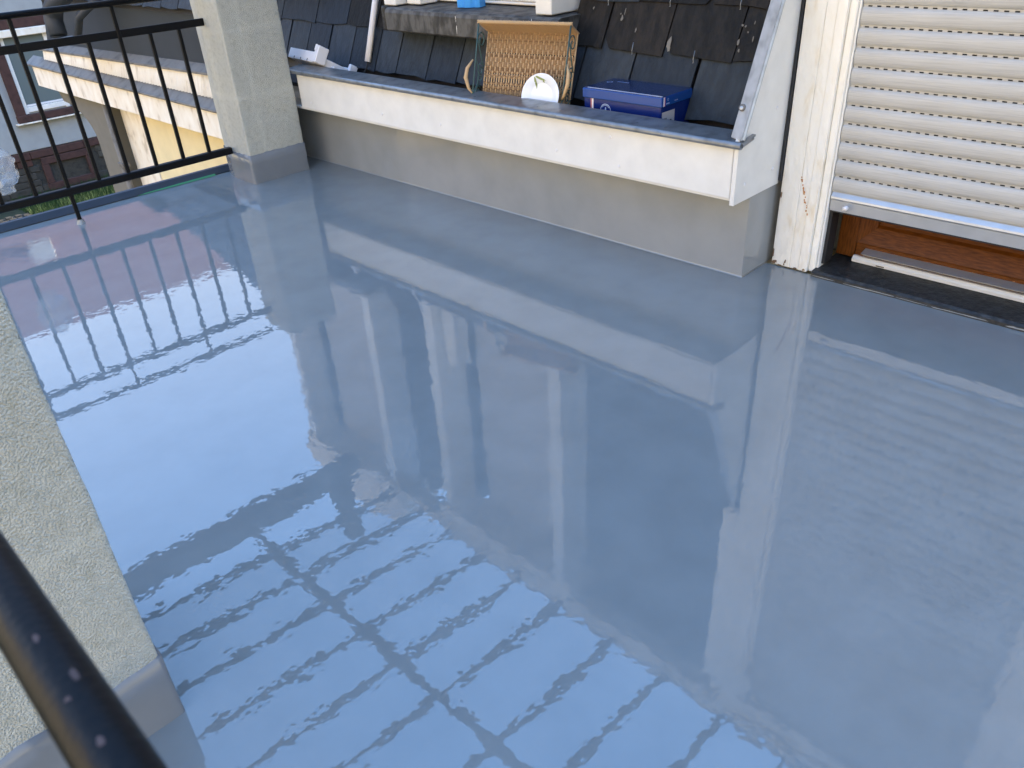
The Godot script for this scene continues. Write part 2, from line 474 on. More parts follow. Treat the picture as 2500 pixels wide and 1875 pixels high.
	var fixed := {0: [-4.62, -4.40, -4.194, -4.01, -3.807, -3.599, -3.384, -3.218, -2.994, -2.787, -2.56, -2.33, -2.10, -1.86, -1.584, -1.26],
		1: [-4.45, -4.302, -3.963, -3.681, -3.43, -3.27, -2.95, -2.60, -2.19, -2.017, -1.736, -1.455, -1.25],
		2: [-4.60, -4.34, -4.10, -3.84, -3.55, -3.30, -3.02, -2.74, -2.45, -2.168, -1.895, -1.590, -1.38, -1.20]}
	var backs := Basis(Vector3.RIGHT, -deg_to_rad(90 - 66.6))
	for k in rows.size():
		var s: float = rows[k]
		var xs := []
		if fixed.has(k):
			xs = fixed[k].duplicate()
		else:
			var x := -1.22 + rng.randf_range(-0.1, 0.1)
			while x > -5.0 - 0.0: 
				xs.push_front(x); x -= rng.randf_range(0.24, 0.30)
		if k >= 1:                               # on to the left, as far as the hip
			var hip := -8.7 + (s + 0.2) * 1.235 + 0.3
			while xs[0] - 0.28 > hip: xs.push_front(xs[0] - rng.randf_range(0.25, 0.30))
		for i in xs.size() - 1:
			var xa: float = xs[i]; var xb: float = xs[i + 1]
			var xm := (xa + xb) / 2
			if xm < -4.55 and k < 1: continue
			if k == 1 and xm > -3.27 and xm < -2.19: continue
			if s > 0.27 and xm > -3.28 and xm < -2.12 and s < 2.2: continue      # dormer window
			if s > 0.30 and xm > -5.05 and xm < -3.92 and s > 0.40: continue     # second dormer
			if xm > -1.30 and s > 0.4: continue
			var gap := rng.randf_range(0.004, 0.012)
			if k == 0: gap = rng.randf_range(0.006, 0.018)
			var id := rng.randi_range(0, 6)
			if rng.randf() < 0.16: id = 7 + rng.randi_range(0, 2)
			if k == 1 and absf(xm + 1.6) < 0.15: id = 7
			if k == 2 and absf(xm + 1.74) < 0.16: id = 8
			var o := inst("slate", meshes[id], mz)
			var tone := rng.randi_range(0, 2) if k == 0 else rng.randi_range(3, 5)
			if k == 1 and xm < -3.75: tone = 2
			if k == 1 and xm < -4.15: tone = 6
			if xm < -4.3 and k > 0: tone = rng.randi_range(0, 1)
			if k == 2 and xm > -2.15 and xm < -1.92: tone = 0
			if k == 2 and xm > -1.6: tone = 4
			o.set_surface_override_material(0, M.slate[tone])
			var lean := Basis(Vector3.RIGHT, -rng.randf_range(0.030, 0.055))
			o.transform = Transform3D(backs * lean * Basis(Vector3.BACK, rng.randf_range(-0.006, 0.006)).scaled(Vector3(xb - xa - gap, 1, 1)), sl(xm, s, 0.012) - h.position)
	org = h.position
	# slate hooks
	for q in [[-1.866, 0.653, -2.543], [-1.599, 0.644, -2.539], [-1.755, 0.81, -2.611], [-1.476, 0.811, -2.612], [-2.031, 0.805, -2.609]]:
		var p := Vector3(q[0], q[1], q[2]) + Vector3(0, 0.006, 0.015)
		st = new_st(false)
		tube(st, [p + Vector3(0, 0.022, -0.006), p + Vector3(0.001, -0.005, 0.004), p + Vector3(0.001, -0.018, 0.0), p + Vector3(0.001, -0.016, 0.006)], 0.0016, 6)
		obj("slate_hook", st, M.zinc, mz)
	# lichen, droppings and scrapes on the old slates right of the basket
	st = new_st()
	for q in [[-1.955, 0.30, 0.006, 0.014], [-1.965, 0.315, 0.003, 0.005], [-1.948, 0.325, 0.002, 0.016], [-1.88, 0.262, 0.004, 0.010], [-1.72, 0.222, 0.010, 0.028], [-1.715, 0.205, 0.006, 0.010], [-1.452, 0.300, 0.006, 0.005], [-1.44, 0.297, 0.005, 0.004], [-1.425, 0.28, 0.003, 0.004], [-1.45, 0.245, 0.006, 0.012], [-1.40, 0.26, 0.003, 0.012], [-1.41, 0.31, 0.002, 0.008], [-2.10, 0.33, 0.004, 0.006], [-1.44, 0.22, 0.004, 0.006]]:
		flake(st, sl(q[0], q[1], 0.021), Vector3.RIGHT, sl(0, 1) - sl(0, 0), q[2], q[3], 0.0008)
	obj("lichen", st, mat(lin(0.17, 0.155, 0.13), 0.9), mz)
	# eave beam that carries the canopy along the dormer fronts
	obj("eave_board", bx(-4.2, 2.44, -2.62, 2.2, 2.56, -2.50, 0.006), M.cream, h)
	# cladding between the eave board and the slope behind it
	obj("dormer_ceiling", bx(-3.3, 2.56, -3.6, 2.2, 2.62, -2.52, 0.004), M.zinc_dull, h)

func build_terrace():
	org = Vector3.ZERO
	var st := new_st()
	prism(st, [Vector3(-4.005, 0, 0.12), Vector3(-4.005, 0, -2.31), Vector3(-1.21, 0, -2.31), Vector3(-1.21, 0, -2.47), Vector3(2.0, 0, -2.47), Vector3(2.0, 0, 0.12)], Vector3(0, -0.012, 0))
	struct("terrace_floor", st, M.floor)
	struct("terrace_body", bx(-3.98, GY, -2.74, 2.0, -0.014, 0.10, 0.01), M.yellow)
	# sheet metal edge profile along the left side
	st = new_st()
	prism(st, [Vector3(-4.006, -0.02, 0.12), Vector3(-4.006, 0.005, 0.12), Vector3(-4.03, 0.030, 0.12), Vector3(-4.055, 0.030, 0.12), Vector3(-4.075, -0.14, 0.12), Vector3(-4.06, -0.14, 0.12), Vector3(-4.04, -0.02, 0.12)], Vector3(0, 0, -2.43))
	single("edge_profile", "dark grey sheet metal edge profile along the left edge of the terrace", "edge trim", st, M.flashing)
	st = new_st()
	var last := Vector3(-4.005, 0.004, -1.80)
	for i in 24:
		var z := -1.80 + i * 0.062; var w := maxf(0.013 * (1.0 - i / 9.0), 0.0) - 0.0068 * (1.0 if i > 6 else 0.0) + rng.randf_range(-0.0015, 0.0015)
		var z2 := -1.80 + (i + 1) * 0.062; var w2 := maxf(0.013 * (1.0 - (i + 1) / 9.0), 0.0) - 0.0068 * (1.0 if i > 5 else 0.0)
		quad(st, Vector3(-4.014, 0.0095, z), Vector3(-4.004 + w, 0.0022, z), Vector3(-4.004 + w2, 0.0022, z2), Vector3(-4.014, 0.0095, z2))
	single("masking_tape", "torn green masking tape left along the edge of the grey floor", "tape", st, M.tape)

func build_parapet():
	var p := thing("parapet", "grey coated upstand with white fascia boards and zinc cap before the slates", "parapet", Vector3(-2.6, 0, -2.31))
	var st := new_st()
	prism(st, [Vector3(-4.06, 0, -2.306), Vector3(-1.212, 0, -2.306), Vector3(-1.212, 0, -2.56), Vector3(-4.06, 0, -2.56)], Vector3(0, 0.395, 0))
	obj("upstand", st, M.upstand, p)
	# cove between floor and upstand
	st = new_st(false)
	for i in 6:
		var a := PI / 2 * i / 6.0; var b := PI / 2 * (i + 1) / 6.0
		var A := Vector2(0.006 * (1 - sin(a)), 0.006 * (1 - cos(a))); var B := Vector2(0.006 * (1 - sin(b)), 0.006 * (1 - cos(b)))
		quad(st, Vector3(-4.06, A.y + 0.001, -2.305 + A.x), Vector3(-1.208, A.y + 0.001, -2.305 + A.x), Vector3(-1.208, B.y + 0.001, -2.305 + B.x), Vector3(-4.06, B.y + 0.001, -2.305 + B.x))
	obj("cove", st, M.upstand, p)
	# closing wall at the left end behind the pier
	obj("end_wall", bx(-4.06, 0.0, -2.31, -3.985, 0.30, -2.17, 0.004), M.upstand, p)
	obj("fascia_board", bx(-3.672, 0.308, -2.215, -1.2225, 0.482, -2.190, 0.002), M.board, p)
	obj("soffit", bx(-4.05, 0.3, -2.32, -1.224, 0.311, -2.196, 0.001), M.board, p)
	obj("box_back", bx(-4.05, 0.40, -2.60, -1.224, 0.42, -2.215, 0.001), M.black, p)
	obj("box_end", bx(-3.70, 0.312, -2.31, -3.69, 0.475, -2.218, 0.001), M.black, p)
	# cheek board at the right: raking top edge
	st = new_st()
	prism(st, [Vector3(-1.218, 0.290, -2.186), Vector3(-1.218, 0.492, -2.186), Vector3(-1.218, 0.520, -2.205), Vector3(-1.218, 1.17, -2.475), Vector3(-1.218, 0.290, -2.475)], Vector3(0.014, 0, 0))
	obj("cheek_board", st, M.board, p)
	# zinc cap with rolled front edge
	st = new_st()
	prism(st, [Vector3(-3.74, 0.481, -2.17), Vector3(-3.74, 0.489, -2.17), Vector3(-3.74, 0.499, -2.262), Vector3(-3.74, 0.499, -2.276), Vector3(-3.74, 0.43, -2.280), Vector3(-3.74, 0.43, -2.276), Vector3(-3.74, 0.493, -2.268)], Vector3(2.515, 0, 0))
	prism(st, [Vector3(-1.2249, 0.482, -2.17), Vector3(-1.2249, 0.489, -2.17), Vector3(-1.2249, 0.499, -2.262), Vector3(-1.2249, 0.493, -2.262)], Vector3(0.032, 0, 0))
	tube(st, [Vector3(-3.74, 0.482, -2.176), Vector3(-1.19, 0.482, -2.176)], 0.0115, 14)
	tube(st, [Vector3(-1.1925, 0.483, -2.176), Vector3(-1.191, 0.494, -2.236)], 0.0085, 12)
	obj("zinc_cap", st, M.zinc, p)
	st = new_st()
	prism(st, [Vector3(-1.245, 0.492, -2.212), Vector3(-1.245, 1.18, -2.505), Vector3(-1.194, 1.18, -2.470), Vector3(-1.194, 0.494, -2.183)], Vector3(0, 0.004, 0.006))
	tube(st, [Vector3(-1.197, 0.496, -2.190), Vector3(-1.197, 1.18, -2.474)], 0.008, 10)
	obj("raking_flashing", st, M.zinc_sky_gleam, p)
	st = new_st(false); screw(st, Vector3(-1.228, 0.578, -2.234) + Vector3(0, 0.003, 0.0075), Vector3(0, 0.42, 0.9), 0.011); obj("washer", st, M.zinc_dull, p)
	st = new_st(false); screw(st, Vector3(-1.228, 0.581, -2.221), Vector3(0, 0.42, 0.9), 0.006); obj("screw", st, M.alu, p)
	st = new_st()
	prism(st, [Vector3(-1.206, 0.3, -2.472), Vector3(-1.206, 1.16, -2.478), Vector3(-1.193, 1.16, -2.470), Vector3(-1.190, 0.3, -2.462)], Vector3(0, 0, -0.02))
	obj("joint_seal", st, M.rubber, p)
	for q in [[-3.58, 0.342], [-3.0, 0.356], [-2.60, 0.36], [-1.95, 0.352], [-1.70, 0.436], [-1.66, 0.34]]:
		st = new_st(false); screw(st, Vector3(q[0], q[1], -2.190), Vector3.BACK, 0.0055); obj("screw", st, M.plastic, p)
	for q in [[0.345, -2.245], [0.352, -2.42], [0.55, -2.40]]:
		st = new_st(false); screw(st, Vector3(-1.204, q[0], q[1]), Vector3.RIGHT, 0.0055); obj("screw", st, M.plastic, p)

func window_frame(d: Node3D, x0: float, x1: float, y0: float, y1: float, zf: float):
	obj("frame", bx(x0, y0, zf - 0.22, x0 + 0.085, y1, zf, 0.004), M.white, d)
	obj("frame", bx(x1 - 0.085, y0, zf - 0.22, x1, y1, zf, 0.004), M.white, d)
	obj("lintel", bx(x0 - 0.05, y1, zf - 0.24, x1 + 0.05, y1 + 0.10, zf + 0.015, 0.006), M.cream, d)
	obj("guide_block", bx(x0 + 0.095, y0 + 0.001, zf - 0.17, x0 + 0.19, y0 + 0.42, zf - 0.06, 0.004), M.white, d)
	obj("sash", bx(x0 + 0.09, y0 + 0.015, zf - 0.235, x1 - 0.09, y0 + 0.075, zf - 0.205, 0.006), M.white, d)
	obj("sash", bx(x0 + 0.09, y0 + 0.003, zf - 0.25, x1 - 0.09, y0 + 0.013, zf - 0.19, 0.003), M.cream, d)
	obj("blind", bx(x0 + 0.19, y0 + 0.08, zf - 0.25, x1 - 0.09, y1, zf - 0.215, 0.004), M.curtain, d)
	obj("cheek", bx(x0 + 0.02, y0, zf - 1.1, x0 + 0.08, y1 + 0.05, zf - 0.221, 0.004), M.slate[3], d)
	obj("cheek", bx(x1 - 0.08, y0, zf - 1.1, x1 - 0.02, y1 + 0.05, zf - 0.221, 0.004), M.slate[3], d)

func build_dormer():
	var d := thing("dormer_window", "white framed dormer window with a weathered dark sill in the slates", "window", Vector3(-2.74, 0.65, -2.5))
	# sill: rounded front edge
	var st := new_st()
	prism(st, [Vector3(-3.235, 0.662, -2.455), Vector3(-3.235, 0.735, -2.452), Vector3(-3.235, 0.749, -2.457), Vector3(-3.235, 0.756, -2.470), Vector3(-3.235, 0.760, -2.72), Vector3(-3.235, 0.655, -2.72), Vector3(-3.235, 0.655, -2.465)], Vector3(1.07, 0, 0))
	var s := obj("sill", st, M.sill, d)
	obj("sill_end", bx(-3.262, 0.657, -2.70, -3.237, 0.762, -2.450, 0.006), M.stone, d)
	st = new_st()
	for q in [[-2.742, 0.690, 0.002, 0.022], [-2.744, 0.735, 0.0014, 0.008], [-2.743, 0.722, 0.001, 0.006], [-2.30, 0.742, 0.0018, 0.012]]:
		flake(st, Vector3(q[0], q[1], -2.4525), Vector3.RIGHT, Vector3.UP, q[2], q[3], 0.0012)
	obj("paint_drip", st, M.white, s)
	window_frame(d, -3.275, -2.225, 0.762, 2.30, -2.485)
	var e := thing("dormer_window", "second dormer window further left beside the hip", "window", Vector3(-4.45, 0.9, -2.6))
	obj("sill", bx(-5.06, 0.86, -2.8, -3.86, 0.93, -2.50, 0.01), M.sill, e)
	window_frame(e, -5.02, -3.87, 0.93, 2.52, -2.52)
	# arched hood over the second dormer
	st = new_st()
	var arc := []
	for i in 13:
		var a := PI * i / 12.0
		arc.append(Vector3(-4.445 - 0.66 * cos(a), 2.62 + 0.30 * sin(a), -2.50))
	prism(st, arc, Vector3(0, 0, -1.2))
	obj("hood", st, M.cream, e)

func build_door():
	org = Vector3.ZERO
	# stone threshold
	var st := new_st()
	prism(st, [Vector3(-1.035, -0.01, -2.456), Vector3(-1.035, 0.012, -2.458), Vector3(-1.035, 0.019, -2.468), Vector3(-1.035, 0.023, -2.70), Vector3(-1.035, -0.01, -2.70)], Vector3(0.92, 0, 0))
	single("door_threshold", "dark worn stone threshold under the half lowered shutter", "threshold", st, M.stone)
	org = Vector3.ZERO
	st = new_st()
	var sx := -0.99
	while sx < -0.12:
		var l := rng.randf_range(0.02, 0.07)
		flake(st, Vector3(sx, 0.004 + rng.randf_range(0.0, 0.004), -2.4555), Vector3.RIGHT, Vector3.UP, l, rng.randf_range(0.0014, 0.0032), 0.0008)
		sx += l * rng.randf_range(0.9, 2.4)
	single("coating_smear", "ragged pale smear of floor coating along the edge of the stone threshold", "coating", st, M.upstand)
	# casings left and right of the door: flat board, two beads, stepped edge
	for side in 2:
		var c := thing("door_casing", ["old cream painted door casing with peeling foot beside the white parapet", "door casing at the far right side of the roller shutter"][side], "door casing", Vector3(-1.11 if side == 0 else -0.03, 0, -2.48))
		var x0 := -1.188 if side == 0 else 0.045; var f := 1.0 if side == 0 else -1.0
		var cut := func(a: float, b: float, z: float, ch: float) -> SurfaceTool:
			var s := new_st()
			box(s, Vector3(minf(x0 + f * a, x0 + f * b), 0.004, -2.56), Vector3(maxf(x0 + f * a, x0 + f * b), 2.30, z), ch)
			return s
		obj("board", cut.call(0.0, 0.066, -2.470, 0.0012), M.paint, c)
		obj("bead", cut.call(0.0665, 0.100, -2.4715, 0.0012), M.paint, c)
		obj("bead", cut.call(0.1005, 0.130, -2.4695, 0.0012), M.paint, c)
		obj("inner_edge", cut.call(0.1305, 0.153, -2.483, 0.003), M.paint, c)
		obj("stop", cut.call(0.1535, 0.160, -2.493, 0.001), M.white, c)
		st = new_st(); box(st, Vector3(x0 + f * 0.161 - 0.006, 0.03, -2.57), Vector3(x0 + f * 0.161 + 0.010, 2.3, -2.512), 0.001)
		obj("guide_rail", st, M.black, c)
		st = new_st(); box(st, Vector3(minf(x0 - f * 0.075, x0), 1.18, -2.6), Vector3(maxf(x0 - f * 0.075, x0) , 2.30, -2.472), 0.003)
		obj("upper_board", st, M.paint, c)
		if side == 0:
			st = new_st()
			for q in [[0.008, 0.012, 0.009, 0.008], [0.014, 0.016, 0.008, 0.006], [0.003, 0.045, 0.003, 0.018], [0.050, 0.022, 0.004, 0.010], [0.047, 0.012, 0.003, 0.006], [0.004, 0.255, 0.004, 0.012], [0.12, 0.010, 0.006, 0.004], [0.088, 0.008, 0.008, 0.004], [0.03, 0.006, 0.01, 0.003]]:
				flake(st, Vector3(x0 + q[0], q[1], -2.4693), Vector3.RIGHT, Vector3.UP, q[2], q[3], 0.0007)
			obj("bare_wood", st, M.worn_wood, c)
			st = new_st()
			for i in 16:
				var t := i / 15.0
				flake(st, Vector3(x0 + 0.068 + 0.034 * t + rng.randf_range(-0.003, 0.003), 0.325 - 0.115 * t + rng.randf_range(-0.004, 0.004), -2.4685), Vector3.RIGHT, Vector3.UP, rng.randf_range(0.0016, 0.0046), rng.randf_range(0.002, 0.006), 0.0008)
			obj("rust_spot", st, M.rust, c)
	org = Vector3.ZERO
	var lt := thing("door_lintel", "cream painted lintel board above the roller shutter", "lintel", Vector3(-0.57, 2.3, -2.5))
	obj("board", bx(-1.24, 2.302, -2.62, 0.12, 2.438, -2.47, 0.004), M.paint, lt)
	obj("board", bx(-1.24, 2.40, -2.47, 0.12, 2.437, -2.44, 0.006), M.paint, lt)
	# wooden door leaf behind the shutter
	var d := thing("wooden_door", "brown varnished wooden door showing below the shutter", "door", Vector3(-0.57, 0.06, -2.6))
	obj("stile", bx(-1.03, 0.03, -2.675, -0.966, 2.28, -2.627, 0.003), M.wood_up, d)
	obj("stile", bx(-0.176, 0.03, -2.675, -0.11, 2.28, -2.627, 0.003), M.wood_up, d)
	obj("bottom_rail", bx(-0.965, 0.03, -2.675, -0.177, 0.085, -2.628, 0.003), M.wood, d)
	st = new_st()     # mitred moulding round the panel
	var x0 := -0.965; var x1 := -0.177
	var A := [Vector3(x0, 0.0855, -2.631), Vector3(x1, 0.0855, -2.631), Vector3(x1 - 0.05, 0.139, -2.657), Vector3(x0 + 0.05, 0.139, -2.657)]
	quad(st, A[0], A[3], A[2], A[1])
	quad(st, A[3] + Vector3(0, 0, 0), A[3] + Vector3(0.004, 0.010, -0.012), A[2] + Vector3(-0.004, 0.010, -0.012), A[2])
	obj("moulding", st, M.wood, d)
	st = new_st()
	quad(st, A[0], Vector3(x0, 2.2, -2.631), Vector3(x0 + 0.05, 2.15, -2.657), A[3])
	quad(st, A[3], Vector3(x0 + 0.05, 2.15, -2.657), Vector3(x0 + 0.054, 2.15, -2.669), A[3] + Vector3(0.004, 0.010, -0.012))
	obj("moulding", st, M.wood_up, d)
	obj("panel", bx(x0, 0.088, -2.70, x1, 2.2, -2.667, 0.001), M.wood, d)
	st = new_st()
	for i in 14:
		var a := rng.randf_range(-0.5, 0.5)
		flake(st, Vector3(rng.randf_range(-0.95, -0.38), rng.randf_range(0.045, 0.082), -2.6275), Vector3(cos(a), sin(a), 0), Vector3(-sin(a), cos(a), 0), rng.randf_range(0.004, 0.013), 0.0007, 0.0006)
	obj("scratch", st, mat(lin(0.48, 0.27, 0.14), 0.8), d)
	# aluminium weather bars
	var wb := thing("weather_bar", "pale aluminium weather bar at the foot of the brown door", "weather bar", Vector3(-0.57, 0.02, -2.6))
	st = new_st()
	prism(st, [Vector3(-0.962, 0.0235, -2.626), Vector3(-0.962, 0.0235, -2.607), Vector3(-0.962, 0.034, -2.605), Vector3(-0.962, 0.043, -2.615), Vector3(-0.962, 0.043, -2.626)], Vector3(0.83, 0, 0))
	obj("lower_bar", st, M.board, wb)
	st = new_st()
	prism(st, [Vector3(-0.930, 0.049, -2.645), Vector3(-0.930, 0.049, -2.616), Vector3(-0.930, 0.053, -2.613), Vector3(-0.930, 0.064, -2.590), Vector3(-0.930, 0.072, -2.627), Vector3(-0.930, 0.072, -2.645)], Vector3(0.78, 0, 0))
	obj("upper_bar", st, M.alu, wb)
	obj("drain_slot", bx(-0.878, 0.0265, -2.610, -0.850, 0.0300, -2.6040, 0.001), M.black, wb)
	# roller shutter
	var r := thing("roller_shutter", "light grey roller shutter lowered almost to the threshold", "roller shutter", Vector3(-0.57, 0.22, -2.5))
	org = Vector3.ZERO
	var pitch := 0.0555
	st = new_st(false)
	var prof := [[0.0, -0.002], [0.002, 0.0015], [0.008, 0.0048], [0.016, 0.0064], [0.024, 0.0068], [0.032, 0.0064], [0.040, 0.0044], [0.0465, 0.0012], [0.0485, -0.002]]
	for i in prof.size() - 1:
		quad(st, Vector3(-0.46, prof[i][0], prof[i][1]), Vector3(-0.46, prof[i + 1][0], prof[i + 1][1]), Vector3(0.46, prof[i + 1][0], prof[i + 1][1]), Vector3(0.46, prof[i][0], prof[i][1]))
	st.set_smooth_group(-1)
	var nx := 0.92 / 0.0255
	for i in int(nx):                       # neck with punched light slots
		var a := -0.46 + i * 0.0255
		quad(st, Vector3(a, 0.0485, -0.002), Vector3(a, 0.0556, -0.002), Vector3(a + 0.0135, 0.0556, -0.002), Vector3(a + 0.0135, 0.0485, -0.002))
		quad(st, Vector3(a + 0.0135, 0.0524, -0.002), Vector3(a + 0.0135, 0.0556, -0.002), Vector3(a + 0.0255, 0.0556, -0.002), Vector3(a + 0.0255, 0.0524, -0.002))
	var slat := commit(st, M.pvc)
	org = r.position
	for k in 37:
		var o := inst("slat", slat, r)
		o.position = Vector3(-0.566, 0.2875 + k * pitch, -2.502) - org
	obj("void_dark_sheet", bx(-1.03, 0.28, -2.524, -0.105, 2.3, -2.512, 0.0), M.black, r)  # black sheet added behind the slots, standing for the dark void
	st = new_st()
	prism(st, [Vector3(-1.024, 0.226, -2.512), Vector3(-1.024, 0.226, -2.499), Vector3(-1.024, 0.262, -2.497), Vector3(-1.024, 0.268, -2.492), Vector3(-1.024, 0.274, -2.494), Vector3(-1.024, 0.288, -2.504), Vector3(-1.024, 0.288, -2.512)], Vector3(0.915, 0, 0))
	obj("bottom_rail", st, M.alu, r)
	obj("rubber_strip", bx(-1.024, 0.2205, -2.510, -0.109, 0.2258, -2.500, 0.001), M.black, r)
	st = new_st(false)
	tube(st, [Vector3(-0.975, 0.243, -2.498), Vector3(-0.970, 0.243, -2.485), Vector3(-0.960, 0.252, -2.474)], [0.008, 0.008, 0.007], 10)
	obj("stop_plug", st, M.plastic, r)

# hand-rendered shaft: closed plan outline with rounded corners, slightly uneven faces, optionally a ragged upper edge
func rough_shaft(st: SurfaceTool, corners: Array, y0: float, y1: float, levels: int, amp: float, ragged: float, sd: int):
	var nz := noise(5.0, 3, sd)
	var ring := []
	var cnt := corners.size()
	for i in cnt:
		var a: Vector3 = corners[(i + cnt - 1) % cnt]; var b: Vector3 = corners[i]; var c: Vector3 = corners[(i + 1) % cnt]
		var r := minf(0.010, minf(a.distance_to(b), b.distance_to(c)) * 0.3)
		var p := b + (a - b).normalized() * r; var q := b + (c - b).normalized() * r
		for k in 4:
			var t := k / 3.0
			ring.append(p.lerp(b, t).lerp(b.lerp(q, t), t))
		var far := c + (b - c).normalized() * r
		for k in range(1, 14): ring.append(q.lerp(far, k / 14.0))
	var mid := Vector3.ZERO
	for p in corners: mid += p / cnt
	var m := ring.size()
	var rows := []
	for l in levels + 1:
		var y := lerpf(y0, y1, l / float(levels))
		var row := []
		for k in m:
			var p: Vector3 = ring[k]
			var out := (p - mid).normalized()
			var yy := y
			if ragged > 0.0 and l == levels: yy += nz.get_noise_3dv(p * 9.0) * ragged * 2.0
			var d := nz.get_noise_3dv(Vector3(p.x, y * 0.8, p.z) * 1.6) * amp * 2.0
			row.append(Vector3(p.x, yy, p.z) + out * d)
		rows.append(row)
	for l in levels:
		for k in m:
			var k2 := (k + 1) % m
			quad(st, rows[l][k], rows[l][k2], rows[l + 1][k2], rows[l + 1][k])
	var c1 := mid + Vector3(0, y1, 0)
	for k in m:
		for p in [c1, rows[levels][k], rows[levels][(k + 1) % m]]: st.add_vertex(p - org)

func pier(called: String, label: String, x0: float, x1: float, z0: float, z1: float, chamfer: float, sd: int):
	var p := thing(called, label, "pillar", Vector3((x0 + x1) / 2, 0, (z0 + z1) / 2), "plastered pillars of the terrace balustrade")
	# plan: rectangle whose outer front corner may be bevelled
	var plan := func(g: float) -> Array:
		var a := [Vector3(x1 + g, 0, z0 - g), Vector3(x1 + g, 0, z1 + g)]
		if chamfer > 0.0: a.append(Vector3(x0 + chamfer, 0, z1 + g))
		a.append(Vector3(x0 - g, 0, z1 - chamfer * 0.30 + g)); a.append(Vector3(x0 - g, 0, z0 - g))
		return a
	var st := new_st(false)
	rough_shaft(st, plan.call(0.0), 0.10, 0.850, 30, 0.0016, 0.0, sd)
	obj("shaft", st, M.plaster, p)
	st = new_st(false)
	rough_shaft(st, plan.call(0.0045), 0.0, 0.140, 3, 0.0008, 0.0035, sd)
	obj("coated_foot", st, M.foot, p)
	st = new_st()
	var top := []
	for q in plan.call(-0.004): top.append(q + Vector3(0, 0.8505, 0))
	prism(st, top, Vector3(0, 0.012, 0))
	obj("cap", st, M.plaster, p)

func build_piers():
	pier("pillar", "plastered pillar with grey foot at the far corner by the white parapet", -3.998, -3.672, -2.163, -1.848, 0.125, 5)
	pier("pillar", "rough plastered pillar in the left foreground behind the black rail", -1.40, -1.035, -0.174, 0.17, 0.0, 6)

func build_railings():
	var r := thing("railing", "black iron railing ending at the far pillar", "railing", Vector3(-3.83, 0, -1.0))
	var zf := -1.83; var zn := 0.10
	var st := new_st(false); tube(st, [Vector3(-3.83, 0.862, zf), Vector3(-3.83, 0.862, zn)], 0.0135, 12); obj("top_rail", st, M.iron, r)
	obj("middle_rail", bx(-3.836, 0.725, -1.85, -3.824, 0.757, zn, 0.002), M.iron, r)
	st = new_st(); box(st, Vector3(-3.846, 0.133, -1.838), Vector3(-3.814, 0.166, zn), 0.004); obj("bottom_rail", st, M.iron, r)
	var i := 0
	var z := -1.722
	while z < zn - 0.05:
		var tall := (i % 3) == 2
		st = new_st(); box(st, Vector3(-3.838, 0.165, z - 0.008), Vector3(-3.822, 0.852 if tall else 0.726, z + 0.008), 0.002); obj("baluster", st, M.iron, r)
		if i % 6 == 5:
			st = new_st(); box(st, Vector3(-3.838, -0.005, z - 0.008), Vector3(-3.822, 0.134, z + 0.008), 0.002); obj("leg", st, M.iron, r)
			st = new_st(false); lathe(st, [Vector2(0.020, 0.0), Vector2(0.018, 0.005), Vector2(0.013, 0.016), Vector2(0.0125, 0.02)], Transform3D(Basis(), Vector3(-3.83, 0.0, z)), 14); obj("collar", st, M.upstand, r)
		z += 0.1355; i += 1
	# near railing: its top tube crosses the lower left corner
	var q := thing("railing", "near black rail with chipped paint crossing the lower left corner", "railing", Vector3(0, 0, -0.013))
	st = new_st(false); tube(st, [Vector3(-1.05, 0.862, -0.0135), Vector3(-0.6, 0.862, -0.0135), Vector3(-0.3, 0.862, -0.0135), Vector3(0.0, 0.862, -0.0135), Vector3(1.6, 0.862, -0.0135)], 0.0138, 28)
	var tr := obj("top_rail", st, M.iron, q)
	obj("middle_rail", bx(-1.05, 0.725, -0.019, 1.6, 0.757, -0.007, 0.002), M.iron, q)
	obj("bottom_rail", bx(-1.05, 0.133, -0.022, 1.6, 0.166, -0.005, 0.003), M.iron, q)
	var x := -0.92
	while x < 1.6:
		st = new_st(); box(st, Vector3(x - 0.007, 0.165, -0.020), Vector3(x + 0.007, 0.726, -0.007), 0.002); obj("baluster", st, M.iron, q)
		x += 0.1355
	st = new_st()
	for c in [[-0.334, 92.0, 0.0035, 0.0016], [-0.289, 100.0, 0.002, 0.0015], [-0.300, 72.0, 0.0055, 0.0018], [-0.259, 94.0, 0.0036, 0.0018]]:
		var a := deg_to_rad(c[1]); var d := Vector3(0, sin(a), -cos(a)); var w := Vector3(0, -cos(a), -sin(a))
		flake(st, Vector3(c[0], 0.862, -0.0135) + d * 0.0137, Vector3.RIGHT, w, c[2], c[3], 0.0003)
	obj("paint_chip", st, M.chip, tr)

